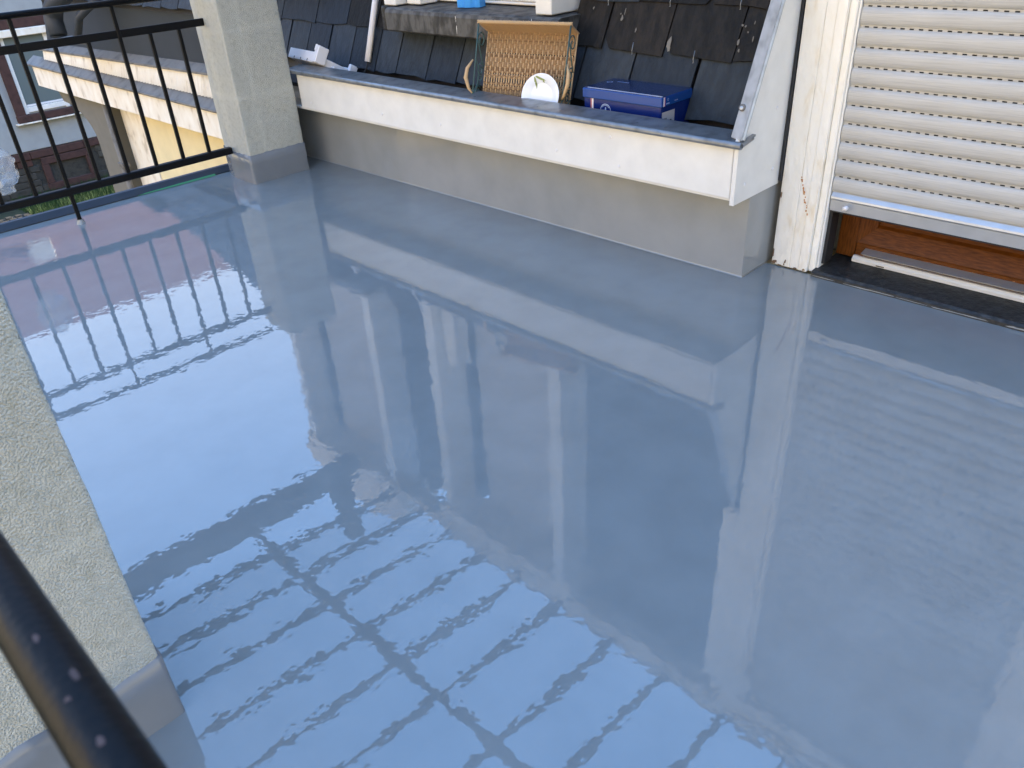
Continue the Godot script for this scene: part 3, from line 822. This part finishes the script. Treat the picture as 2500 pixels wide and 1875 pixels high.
func build_canopy():
	var c := thing("canopy", "glazed canopy on grey rafters above the terrace", "canopy", Vector3(-1.2, 2.4, -1.2))
	var ay := func(z: float) -> float: return 2.50 - (z + 2.5) * 0.10
	var basis := Basis(Vector3.RIGHT, atan(0.10))
	var st: SurfaceTool
	var xs := [-3.92, -3.60, -3.28, -2.94, -2.61, -2.28, -1.86, -1.51, -1.13, -0.78, -0.43, -0.08, 0.27, 0.62, 0.97, 1.32]
	for x in xs:
		st = new_st()
		prism(st, [Vector3(x - 0.014, ay.call(-2.5) + 0.02, -2.5), Vector3(x - 0.012, ay.call(-2.5) + 0.06, -2.5), Vector3(x - 0.012, ay.call(0.5) + 0.06, 0.5), Vector3(x - 0.012, ay.call(0.5) + 0.02, 0.5)], Vector3(0.028, 0, 0))
		obj("rafter", st, M.timber, c)
	for i in xs.size() - 1:
		var x0: float = xs[i] + 0.002; var x1: float = xs[i + 1] - 0.002
		st = new_st()
		prism(st, [Vector3(x0, ay.call(-2.5) + 0.066, -2.5), Vector3(x1, ay.call(-2.5) + 0.066, -2.5), Vector3(x1, ay.call(0.55) + 0.066, 0.55), Vector3(x0, ay.call(0.55) + 0.066, 0.55)], Vector3(0, 0.006, 0))
		obj("pane", st, M.glass, c)
	for z in [-1.50, 0.45]:
		obj("purlin", bx(-4.30, ay.call(z) - 0.045, z - 0.024, 1.4, ay.call(z) + 0.017, z + 0.024, 0.004), M.timber, c)
	st = new_st()
	prism(st, [Vector3(-4.40, 2.30, 0.5), Vector3(-4.40, 2.44, 0.5), Vector3(-4.40, 2.53, -2.46), Vector3(-4.40, 2.39, -2.46)], Vector3(0.14, 0, 0))
	obj("edge_beam", st, M.timber, c)
	st = new_st()
	prism(st, [Vector3(-4.27, 2.31, -2.36), Vector3(-4.20, 2.31, -2.14), Vector3(-3.56, 2.31, -1.86), Vector3(-3.52, 2.31, -1.98)], Vector3(0, 0.05, 0))
	obj("brace", st, M.timber, c)
	obj("post", bx(-4.38, GY, 0.30, -4.28, 2.32, 0.42, 0.006), M.timber, c)
	obj("post", bx(1.20, 0.0, -0.02, 1.30, ay.call(0.45) - 0.02, 0.10, 0.006), M.timber, c)

func build_neighbour():
	var b := thing("house", "white rendered house with red sandstone plinth beyond the railing", "house", Vector3(-18, GY, -5))
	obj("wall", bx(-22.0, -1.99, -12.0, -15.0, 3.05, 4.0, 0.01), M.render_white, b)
	# window with sandstone surround
	var w := obj("window", bx(-15.02, -1.38, -4.52, -14.99, -0.05, -3.85, 0.002), M.pane, b)
	obj("frame", bx(-15.02, -1.42, -3.90, -14.97, -0.16, -3.84, 0.004), M.white, w)
	obj("frame", bx(-15.02, -1.42, -4.55, -14.97, -0.16, -4.49, 0.004), M.white, w)
	obj("frame", bx(-15.02, -1.40, -4.50, -14.975, -1.32, -3.90, 0.004), M.white, w)
	obj("sash", bx(-15.02, -1.315, -4.485, -14.983, -1.285, -3.905, 0.004), M.plastic, w)
	obj("shutter_box", bx(-15.0, -0.275, -4.59, -14.90, -0.165, -3.80, 0.01), M.cream, b)
	obj("surround", bx(-15.0, -1.53, -3.84, -14.93, -0.03, -3.70, 0.006), M.sandstone, b)
	obj("surround", bx(-15.0, -1.53, -4.73, -14.93, -0.03, -4.60, 0.006), M.sandstone, b)
	obj("lintel", bx(-15.0, -0.16, -4.75, -14.925, -0.025, -3.66, 0.006), M.sandstone, b)
	obj("window_sill", bx(-15.0, -1.535, -4.74, -14.91, -1.425, -3.69, 0.006), M.sandstone, b)
	obj("drip_edge", bx(-15.0, -1.56, -4.80, -14.90, -1.538, -3.65, 0.004), M.cream, b)
	# plinth of stone blocks with a sandstone band
	var pl := obj("plinth", bx(-15.4, GY, -9.0, -15.02, -1.995, 2.0, 0.01), M.grey_stone[2], b)
	var z := -9.0
	while z < -2.4:
		var wd := rng.randf_range(0.30, 0.52)
		obj("stone", bx(-15.1, -2.115, z, -14.975, -1.998, z + wd - 0.008, 0.006), M.sandstone, pl)
		z += wd
	var y := -2.12
	for row in 6:
		var hgt := 0.105 + (0.012 if row % 2 == 0 else 0.0)
		z = -8.0 + rng.randf() * 0.2
		while z < -2.4:
			var wd := rng.randf_range(0.16, 0.34)
			if not (z + wd > -4.60 and z < -3.82 and y - hgt > -2.70 + 0.02):
				obj("stone", bx(-15.1, y - hgt + 0.008, z, -15.0 + rng.randf_range(-0.006, 0.006), y, z + wd - 0.009, 0.008), M.sandstone if (row == 0 and z > -4.0 and z < -3.3) else M.grey_stone[rng.randi_range(0, 2)], pl)
			z += wd
		y -= hgt
	# cellar window in a sandstone frame
	obj("cellar_surround", bx(-15.1, -2.245, -4.62, -14.975, -2.13, -3.82, 0.006), M.sandstone, b)
	obj("cellar_surround", bx(-15.1, -2.68, -4.60, -14.975, -2.56, -3.80, 0.006), M.sandstone, b)
	obj("cellar_surround", bx(-15.1, -2.558, -4.615, -14.975, -2.247, -4.53, 0.006), M.sandstone, b)
	obj("cellar_surround", bx(-15.1, -2.558, -3.92, -14.975, -2.247, -3.81, 0.006), M.sandstone, b)
	var cw := obj("cellar_window", bx(-15.12, -2.55, -4.53, -15.06, -2.25, -3.92, 0.002), M.dark_pane, b)
	obj("frame", bx(-15.08, -2.53, -4.50, -15.03, -2.495, -3.98, 0.003), M.plastic, cw)
	obj("frame", bx(-15.08, -2.49, -4.50, -15.03, -2.28, -4.455, 0.003), M.plastic, cw)
	# red tiled roof seen only in the floor's mirror
	var st := new_st()
	prism(st, [Vector3(-14.6, 2.95, -12.4), Vector3(-14.6, 2.95, 4.4), Vector3(-19.0, 6.6, 4.4), Vector3(-19.0, 6.6, -12.4)], Vector3(0, 0.12, 0))
	prism(st, [Vector3(-23.4, 2.95, -12.4), Vector3(-23.4, 2.95, 4.4), Vector3(-19.0, 6.6, 4.4), Vector3(-19.0, 6.6, -12.4)], Vector3(0, 0.12, 0))
	obj("roof", st, M.red_tile, b)
	st = new_st()
	prism(st, [Vector3(-21.9, 3.0, -12.0), Vector3(-15.1, 3.0, -12.0), Vector3(-19.0, 6.5, -12.0)], Vector3(0, 0, 16))
	obj("gable", st, M.render_white, b)
	obj("gutter", bx(-14.62, 2.86, -12.4, -14.48, 2.96, 4.4, 0.02), M.zinc_dull, b)
	obj("roof_hatch", bx(-15.6, 3.3, -3.55, -15.1, 3.85, -3.2, 0.01), M.white, b)

# The facade across the street stands in the sun and throws warm light back on everything that faces it.
func build_street():
	var b := thing("house", "cream house across the street facing the terrace in the sun", "house", Vector3(-6, GY, 15))
	obj("wall", bx(-26.0, GY, 13.0, 14.0, 6.2, 22.0, 0.02), M.facade, b)
	var st := new_st()
	prism(st, [Vector3(-26.4, 6.2, 12.5), Vector3(-26.4, 6.2, 22.5), Vector3(-26.4, 10.0, 17.5)], Vector3(40.8, 0, 0))
	obj("roof", st, M.red_tile, b)
	for i in 9:
		for j in 3:
			var x := -24.0 + i * 4.2; var y := -1.6 + j * 2.7
			var w := obj("window", bx(x, y, 12.95, x + 1.1, y + 1.5, 13.02, 0.004), M.pane, b)
			obj("frame", bx(x - 0.08, y - 0.10, 12.93, x + 1.18, y - 0.002, 13.02, 0.004), M.white, w)

# ------------------------------------------------------------------ things in and on the parapet trough
func build_trough_things():
	basket()
	shoebox()
	plate()
	crate()
	# conduit
	var c := thing("conduit", "white plastic conduit pipe with a black cable hanging on the slates", "pipe", Vector3(-3.43, 0.5, -2.47))
	var st := new_st(false)
	tube(st, [Vector3(-3.433, 0.503, -2.46), Vector3(-3.44, 0.78, -2.565), Vector3(-3.44, 1.3, -2.79), Vector3(-3.43, 2.4, -3.26)], 0.0155, 14); obj("pipe", st, M.plastic, c)
	st = new_st(false)
	tube(st, [Vector3(-3.431, 0.52, -2.462), Vector3(-3.432, 0.48, -2.45), Vector3(-3.44, 0.45, -2.43), Vector3(-3.465, 0.425, -2.41), Vector3(-3.49, 0.421, -2.39)], 0.004, 8); obj("cable", st, M.black, c)

func basket():
	var at := Vector3(-2.30, 0.42, -2.36)
	var b := thing("wicker_basket", "square wicker tray with green iron scroll sides leaning on the dark sill", "basket", at)
	# own frame: u along the width, w up the panel, n towards the viewer
	var turn := Basis(Vector3.UP, deg_to_rad(12.5))
	var w := turn * Vector3(0, 0.955, -0.297); var n := turn * Vector3(0, 0.297, 0.955); var u := turn * Vector3.RIGHT
	var P := func(x: float, y: float, z: float) -> Vector3: return Vector3(-2.050, 0.42, -2.368) + u * x + w * y + n * z
	var L := -0.405; var R := 0.008; var H := 0.303; var D := 0.070
	# woven back panel: upright canes, weavers in bands of four going over and under them
	var st := new_st(false)
	var nc := 35
	for i in nc:
		var x := L + 0.006 + (R - L - 0.012) * i / (nc - 1)
		tube(st, [P.call(x, 0.0, 0), P.call(x, H, 0)], 0.0034, 6)
	var o := obj("cane", st, M.wicker, b); o.set_meta("kind", "stuff")
	for tone in 2:
		st = new_st(false)
		var rows := 70
		for j in rows:
			var dark := rng.randf() < (0.75 if (j > 31 and j < 39) or j in [19, 20, 50, 51] else 0.16)
			if dark != (tone == 1): continue
			var y := 0.003 + (H - 0.006) * j / (rows - 1) + rng.randf_range(-0.0005, 0.0005)
			var pts := []
			for i in nc * 2 - 1:
				var x := L + 0.006 + (R - L - 0.012) * i / (nc * 2 - 2)
				var over := ((i / 2) + j / 4) % 2 == 0
				var s := 0.0 if i % 2 == 1 else (0.0046 if over else -0.0046)
				pts.append(P.call(x, y + rng.randf_range(-0.0004, 0.0004), s))
			tube(st, pts, rng.randf_range(0.0020, 0.0024), 4)
		o = obj("weave", st, [M.wicker_mid, M.wicker_dark][tone], b); o.set_meta("kind", "stuff")
	# rim at the top, bent forward, with a plaited border
	st = new_st(false)
	for j in 17:
		var t := j / 16.0
		var y := H + 0.018 * t; var z := D * 0.95 * t
		var pts := []
		for i in 41:
			var x := L + (R - L) * i / 40.0
			pts.append(P.call(x, y + (0.0022 if (i + j) % 2 == 0 else -0.0022), z))
		tube(st, pts, 0.0029, 4)
	o = obj("top_rim", st, M.wicker_mid, b); o.set_meta("kind", "stuff")  # darker wicker tone: shade under the rim put into the colour
	st = new_st(false)
	for s in 3:
		var pts := []
		for i in 141:
			var a := i * 0.9 + s * TAU / 3
			pts.append(P.call(L - 0.002 + (R - L + 0.004) * i / 140.0, H + 0.022 + 0.0042 * cos(a), D + 0.0042 * sin(a)))
		tube(st, pts, 0.0036, 5)
	obj("border", st, M.wicker, b)
	# iron sides with scrolls
	for side in 2:
		var x := L + 0.002 if side == 0 else R - 0.002
		st = new_st(false)
		tube(st, [P.call(x, -0.01, D), P.call(x, 0.05, D), P.call(x, 0.09, D + 0.0), P.call(x, 0.19, D), P.call(x, H + 0.02, D)], 0.0030, 6)
		var frame := obj("iron_side", st, M.green_iron, b)
		var scroll := func(cy: float, cz: float, r: float, turns: float, a0: float, dir: float):
			var s2 := new_st(false); var pts := []
			for i in 26:
				var t := i / 25.0
				var a := a0 + dir * turns * TAU * t; var rr := r * (1.0 - 0.75 * t)
				pts.append(P.call(x, cy + rr * sin(a), (cz + rr * cos(a)) * 0.82))
			tube(s2, pts, 0.0024, 6)
			obj("scroll", s2, M.green_iron, frame)
		scroll.call(0.262, 0.050, 0.032, 1.2, 0.2, 1.0)
		scroll.call(0.155, 0.034, 0.024, 1.2, 1.8, -1.0)
		scroll.call(0.118, 0.032, 0.022, 1.2, -1.8, 1.0)
		scroll.call(0.072, 0.040, 0.022, 1.2, 2.4, -1.0)
		st = new_st(false)
		tube(st, [P.call(x, 0.262, D - 0.005), P.call(x, 0.235, 0.050), P.call(x, 0.185, 0.022), P.call(x, 0.165, 0.008)], 0.0024, 6)
		tube(st, [P.call(x, 0.19, D), P.call(x, 0.165, 0.047), P.call(x, 0.13, 0.040), P.call(x, 0.10, 0.042), P.call(x, 0.07, D - 0.01), P.call(x, 0.05, D)], 0.0024, 6)
		tube(st, [P.call(x, 0.0, D), P.call(x, 0.03, 0.038), P.call(x, 0.065, 0.004)], 0.0026, 6)
		obj("stay", st, M.green_iron, frame)
		st = new_st(false)
		var f := -1.0 if side == 0 else 1.0
		tube(st, [P.call(x, 0.060, D + 0.004), P.call(x + f * 0.012, 0.075, D + 0.012), P.call(x + f * 0.026, 0.115, D + 0.02), P.call(x + f * 0.024, 0.15, D + 0.018), P.call(x + f * 0.008, 0.185, D + 0.006)], [0.003, 0.006, 0.0085, 0.007, 0.003], 8)
		obj("handle", st, M.wicker, b)

func shoebox():
	var b := thing("shoebox", "blue cardboard shoebox with a round white emblem behind the zinc cap", "box", Vector3(-1.75, 0.42, -2.40))
	var x0 := -1.917; var x1 := -1.580; var zf := -2.312; var zb := -2.490
	obj("tray", bx(x0, 0.422, zb, x1, 0.540, zf, 0.0015), M.blue, b)
	var lid := obj("lid", bx(x0 - 0.005, 0.524, zb - 0.004, x1 + 0.005, 0.5565, zf + 0.005, 0.002), M.blue_lid, b)
	obj("lid_top", bx(x0 - 0.0035, 0.5566, zb - 0.002, x1 + 0.0035, 0.5580, zf - 0.004, 0.0003), M.blue_top, lid)
	# white and red stripes
	var st := new_st()
	box(st, Vector3(x0 + 0.010, 0.5581, zf - 0.010), Vector3(x1 - 0.0005, 0.5586, zf - 0.003), 0.0001)
	box(st, Vector3(x1 + 0.0051, 0.526, zf - 0.012), Vector3(x1 + 0.0056, 0.556, zf - 0.006), 0.0001)
	box(st, Vector3(x0 + 0.036, 0.424, zf + 0.0001), Vector3(x0 + 0.043, 0.5235, zf + 0.0006), 0.0001)
	obj("stripe", st, mat(lin(0.75, 0.72, 0.75), 0.3), b)
	st = new_st()
	box(st, Vector3(x0 + 0.030, 0.424, zf + 0.0001), Vector3(x0 + 0.0357, 0.5235, zf + 0.0006), 0.0001)
	box(st, Vector3(x1 + 0.0051, 0.526, zf - 0.016), Vector3(x1 + 0.0056, 0.556, zf - 0.0122), 0.0001)
	obj("stripe", st, mat(lin(0.42, 0.13, 0.14), 0.3), b)
	# round emblem: ring with a lattice tower
	st = new_st()
	var c := Vector3(-1.818, 0.487, zf + 0.0003)
	var P := func(a: float, r: float) -> Vector3: return c + Vector3(cos(a) * r, sin(a) * r, 0)
	for i in 40:
		var a := TAU * i / 40.0; var d := TAU * (i + 1) / 40.0
		quad(st, P.call(a, 0.0215), P.call(a, 0.0235), P.call(d, 0.0235), P.call(d, 0.0215))
	for i in 9:                                # arc of small marks like lettering along the rim
		var a := PI * 0.22 + PI * 0.56 * i / 8.0
		quad(st, P.call(a - 0.045, 0.0165), P.call(a - 0.045, 0.0205), P.call(a + 0.045, 0.0205), P.call(a + 0.045, 0.0165))
	for s in [-1.0, 1.0]:                      # curved tower legs
		var prev := Vector2(0.0008, 0.012)
		for i in 7:
			var t := (i + 1) / 7.0
			var q := Vector2(0.0008 + 0.010 * t * t, 0.012 - 0.030 * t)
			quad(st, c + Vector3(s * prev.x - 0.0012, prev.y, 0), c + Vector3(s * prev.x + 0.0012, prev.y, 0), c + Vector3(s * q.x + 0.0014, q.y, 0), c + Vector3(s * q.x - 0.0014, q.y, 0))
			prev = q
	for y in [0.001, -0.007]:
		quad(st, c + Vector3(-0.005, y, 0), c + Vector3(-0.005, y + 0.0012, 0), c + Vector3(0.005, y + 0.0012, 0), c + Vector3(0.005, y, 0))
	obj("emblem", st, mat(lin(0.45, 0.55, 0.75), 0.3), b)
	# pale print on lid top and end
	st = new_st()
	for k in 7:
		var xx := -1.868 + k * 0.0075
		quad(st, Vector3(xx, 0.5583, -2.452), Vector3(xx + 0.005, 0.5583, -2.452), Vector3(xx + 0.004, 0.5583, -2.444), Vector3(xx - 0.001, 0.5583, -2.444))
	for k in 12:
		var a := TAU * k / 12.0; var a2 := TAU * (k + 1) / 12.0
		var e := Vector3(-1.892, 0.5583, -2.43)
		quad(st, e + Vector3(cos(a), 0, sin(a)) * 0.009, e + Vector3(cos(a), 0, sin(a)) * 0.012, e + Vector3(cos(a2), 0, sin(a2)) * 0.012, e + Vector3(cos(a2), 0, sin(a2)) * 0.009)
		e = Vector3(x1 + 0.0053, 0.546, -2.345)
		quad(st, e + Vector3(0, sin(a), cos(a)) * 0.003, e + Vector3(0, sin(a), cos(a)) * 0.0045, e + Vector3(0, sin(a2), cos(a2)) * 0.0045, e + Vector3(0, sin(a2), cos(a2)) * 0.003)
	for k in 5:
		var zz := -2.335 - k * 0.004
		quad(st, Vector3(x1 + 0.0053, 0.531, zz), Vector3(x1 + 0.0053, 0.535, zz), Vector3(x1 + 0.0053, 0.535, zz - 0.003), Vector3(x1 + 0.0053, 0.531, zz - 0.003))
		quad(st, Vector3(x1 + 0.0053, 0.534, zz - 0.05), Vector3(x1 + 0.0053, 0.537, zz - 0.05), Vector3(x1 + 0.0053, 0.537, zz - 0.052), Vector3(x1 + 0.0053, 0.534, zz - 0.052))
	obj("print", st, mat(lin(0.30, 0.38, 0.58), 0.3), lid)
	# paper label with bar marks on the end
	obj("paper_label", bx(x1 + 0.0001, 0.426, -2.395, x1 + 0.0006, 0.505, -2.320, 0.0001), mat(lin(0.42, 0.41, 0.42), 0.6), b)
	st = new_st()
	for k in 7:
		box(st, Vector3(x1 + 0.0006, 0.470, -2.348 + k * 0.0028), Vector3(x1 + 0.001, 0.484, -2.3466 + k * 0.0028), 0.0001)
	box(st, Vector3(x1 + 0.0006, 0.466, -2.378), Vector3(x1 + 0.001, 0.475, -2.368), 0.0001)
	obj("bar_marks", st, M.black, b)

func plate():
	var at := Vector3(-2.13, 0.425, -2.315)
	var p := thing("plate", "white china plate with green leaf decor standing against the wicker tray", "plate", at)
	# the plate's axis points to the viewer and slightly up and right
	var ax := Vector3(0.22, 0.30, 0.93).normalized()
	var u := ax.cross(Vector3(-0.30, 0.95, 0.0)).normalized(); var w := u.cross(ax).normalized()
	var c := Vector3(-2.118, 0.507, -2.300)
	var xf := Transform3D(Basis(u, ax, u.cross(ax)).scaled(Vector3.ONE * 0.92), c)
	var st := new_st(false)
	lathe(st, [Vector2(0.0001, 0.0), Vector2(0.048, 0.0), Vector2(0.054, 0.002), Vector2(0.060, 0.008), Vector2(0.085, 0.0155), Vector2(0.0875, 0.0165), Vector2(0.0882, 0.0155), Vector2(0.085, 0.0130), Vector2(0.060, 0.004), Vector2(0.052, -0.003), Vector2(0.0001, -0.003)], xf, 64)
	obj("dish", st, M.china, p)
	# decor: two leaves hanging from the rim
	st = new_st()
	for q in [[-0.14, 0.083, -0.10, 0.047, 0.0045], [-0.10, 0.083, 0.95, 0.048, 0.0050], [0.36, 0.064, 0.1, 0.012, 0.0035]]:
		var r: float = q[1]; var base: Vector3 = xf * Vector3(r * sin(-q[0]), 0.0142 - (0.082 - r) * 0.3, r * cos(q[0]))
		var dir: Vector3 = (w * -cos(q[2]) + u * sin(-q[2])).normalized()
		var sd := dir.cross(ax).normalized()
		var L: float = q[3]
		var prevl := base; var prevr := base
		for i in 8:
			var t := (i + 1) / 8.0
			var mid: Vector3 = base + dir * L * t
			var k := xf.affine_inverse() * mid
			var rad := Vector2(k.x, k.z).length()
			var hgt := 0.0008 + (0.0155 if rad > 0.085 else (lerpf(0.008, 0.0155, (rad - 0.06) / 0.025) if rad > 0.06 else (lerpf(0.0, 0.008, (rad - 0.05) / 0.010) if rad > 0.05 else 0.0)))
			mid = xf * Vector3(k.x, hgt, k.z)
			var wd: float = q[4] * sin(PI * (0.12 + 0.88 * t))
			quad(st, prevl, prevr, mid + sd * wd, mid - sd * wd)
			prevl = mid - sd * wd; prevr = mid + sd * wd
	obj("leaf_print", st, M.leaf, p)
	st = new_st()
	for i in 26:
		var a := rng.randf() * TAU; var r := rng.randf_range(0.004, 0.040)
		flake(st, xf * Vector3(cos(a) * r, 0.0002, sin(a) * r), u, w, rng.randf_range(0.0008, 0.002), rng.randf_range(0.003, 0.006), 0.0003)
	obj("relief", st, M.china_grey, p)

func crate():
	var p := thing("plastic_tray", "white plastic tray lying tilted on the zinc cap beside the pillar", "tray", Vector3(-3.7, 0.5, -2.3))
	var D := Vector3(-3.565, 0.522, -2.245)
	var u := Vector3(-0.995, 0.0, -0.10).normalized(); var v := Vector3(0.62, -0.42, -0.66).normalized()
	var w := v.cross(u).normalized()
	if w.y < 0: w = -w
	v = u.cross(w).normalized() * signf(v.dot(u.cross(w)))
	var xf := Transform3D(Basis(u, w, v), D)
	var A := 0.30; var B := 0.21; var H := 0.050
	var st := new_st(); box(st, Vector3(0, 0, 0), Vector3(A, 0.006, B), 0.002, xf); obj("bottom", st, M.plastic, p)
	for q in [[0, 0, A, 0.010], [0, B - 0.010, A, B], [0, 0.0102, 0.010, B - 0.0102], [A - 0.010, 0.0102, A, B - 0.0102]]:
		st = new_st(); box(st, Vector3(q[0], 0.0062, q[1]), Vector3(q[2], H * (0.75 if q[2] < 0.02 else 1.0), q[3]), 0.002, xf); obj("side", st, M.plastic, p)
	st = new_st(); box(st, Vector3(-0.012, 0.001, -0.012), Vector3(0.022, 0.082, 0.045), 0.003, xf); obj("lug", st, M.plastic, p)
	st = new_st(); box(st, Vector3(0.001, 0.055, -0.016), Vector3(0.020, 0.084, -0.0122), 0.002, xf); obj("rib", st, M.plastic, p)
	st = new_st(); box(st, Vector3(-0.024, -0.004, 0.085), Vector3(-0.0005, 0.020, 0.165), 0.003, xf); obj("foot", st, M.plastic, p)
	st = new_st(); box(st, Vector3(-0.012, 0.001, B - 0.03), Vector3(0.012, 0.066, B + 0.012), 0.003, xf); obj("lug", st, M.plastic, p)
	st = new_st()
	for k in 4: box(st, Vector3(0.02 + k * 0.07, 0.001, -0.0008), Vector3(0.026 + k * 0.07, 0.013, 0.0005), 0.0004, xf)
	obj("notch", st, M.black, p)

func build_small():
	# sponge on the window sill: wavy long sides
	org = Vector3(-2.79, 0.76, -2.59)
	var st := new_st()
	var pts := []
	for q in [[-0.058, -0.030], [-0.050, -0.036], [0.046, -0.036], [0.056, -0.030], [0.058, 0.012], [0.056, 0.026], [0.044, 0.030], [0.028, 0.024], [0.012, 0.034], [-0.010, 0.036], [-0.024, 0.026], [-0.038, 0.028], [-0.054, 0.026], [-0.058, 0.016]]:
		var v := Vector3(q[0], 0, q[1]).rotated(Vector3.UP, 0.35)
		pts.append(org + v + Vector3(0.0, 0.0005, 0))
	prism(st, pts, Vector3(0, 0.034, 0))
	single("sponge", "blue sponge lying on the dark window sill", "sponge", st, M.sponge)
	# crumpled clear plastic bag hanging on the far railing
	org = Vector3(-3.80, 0.20, -0.80)
	st = new_st(false)
	var nz := noise(6.0, 3, 9)
	var rows := 22; var cols := 28
	var P := func(i: int, j: int) -> Vector3:
		var t := i / float(rows); var a := TAU * (j % cols) / cols
		var r := 0.060 * sin(PI * clampf(0.08 + 0.86 * t, 0, 1)) + 0.006
		var q := Vector3(cos(a) * r * 0.55, 0.21 - 0.21 * t, sin(a) * r)
		var k := nz.get_noise_3dv(q * 4.0) * 0.028 * (0.3 + t)
		return org + Vector3(0.055, 0.02, 0.01) + q + Vector3(cos(a), 0.2, sin(a)) * k
	for i in rows:
		for j in cols:
			quad(st, P.call(i, j), P.call(i + 1, j), P.call(i + 1, j + 1), P.call(i, j + 1))
	single("plastic_bag", "crumpled translucent plastic bag hanging on the black railing", "bag", st, M.bag)
	# rainwater elbow emptying above the cornice
	org = Vector3(-7.0, 0.4, -2.3)
	var e := thing("rainwater_pipe", "dark grey rainwater elbow emptying above the cornice of the slate house", "pipe", org)
	st = new_st(false)
	var c := [Vector3(-6.55, 0.86, -2.42), Vector3(-6.95, 0.74, -2.35), Vector3(-7.15, 0.66, -2.31), Vector3(-7.24, 0.60, -2.30), Vector3(-7.26, 0.53, -2.29), Vector3(-7.22, 0.43, -2.28)]
	tube(st, c, [0.062, 0.064, 0.070, 0.072, 0.068, 0.064], 20)
	obj("elbow", st, M.flashing, e)
	st = new_st(false)
	lathe(st, [Vector2(0.0001, 0.0), Vector2(0.056, 0.0)], Transform3D(Basis(Vector3(1, 0, 0), Vector3(0.3, -0.93, 0.1).normalized(), Vector3(0, 0.1, 1)), Vector3(-7.219, 0.4285, -2.2798)), 20)
	obj("mouth", st, M.black, e)
	st = new_st(false)
	tube(st, [Vector3(-6.62, 0.70, -2.44), Vector3(-6.95, 0.56, -2.38), Vector3(-7.05, 0.42, -2.36)], 0.028, 14)
	obj("shadow_tube", st, M.flashing, e)  # thin dark tube added where only shadow lies beside the elbow
	st = new_st()
	prism(st, [Vector3(-7.62, 0.335, -2.32), Vector3(-7.55, 0.36, -2.30), Vector3(-7.2, 0.36, -2.30), Vector3(-7.2, 0.34, -2.45), Vector3(-7.45, 0.38, -2.45)], Vector3(0, 0.012, 0))
	obj("tray", st, M.zinc_dull, e)
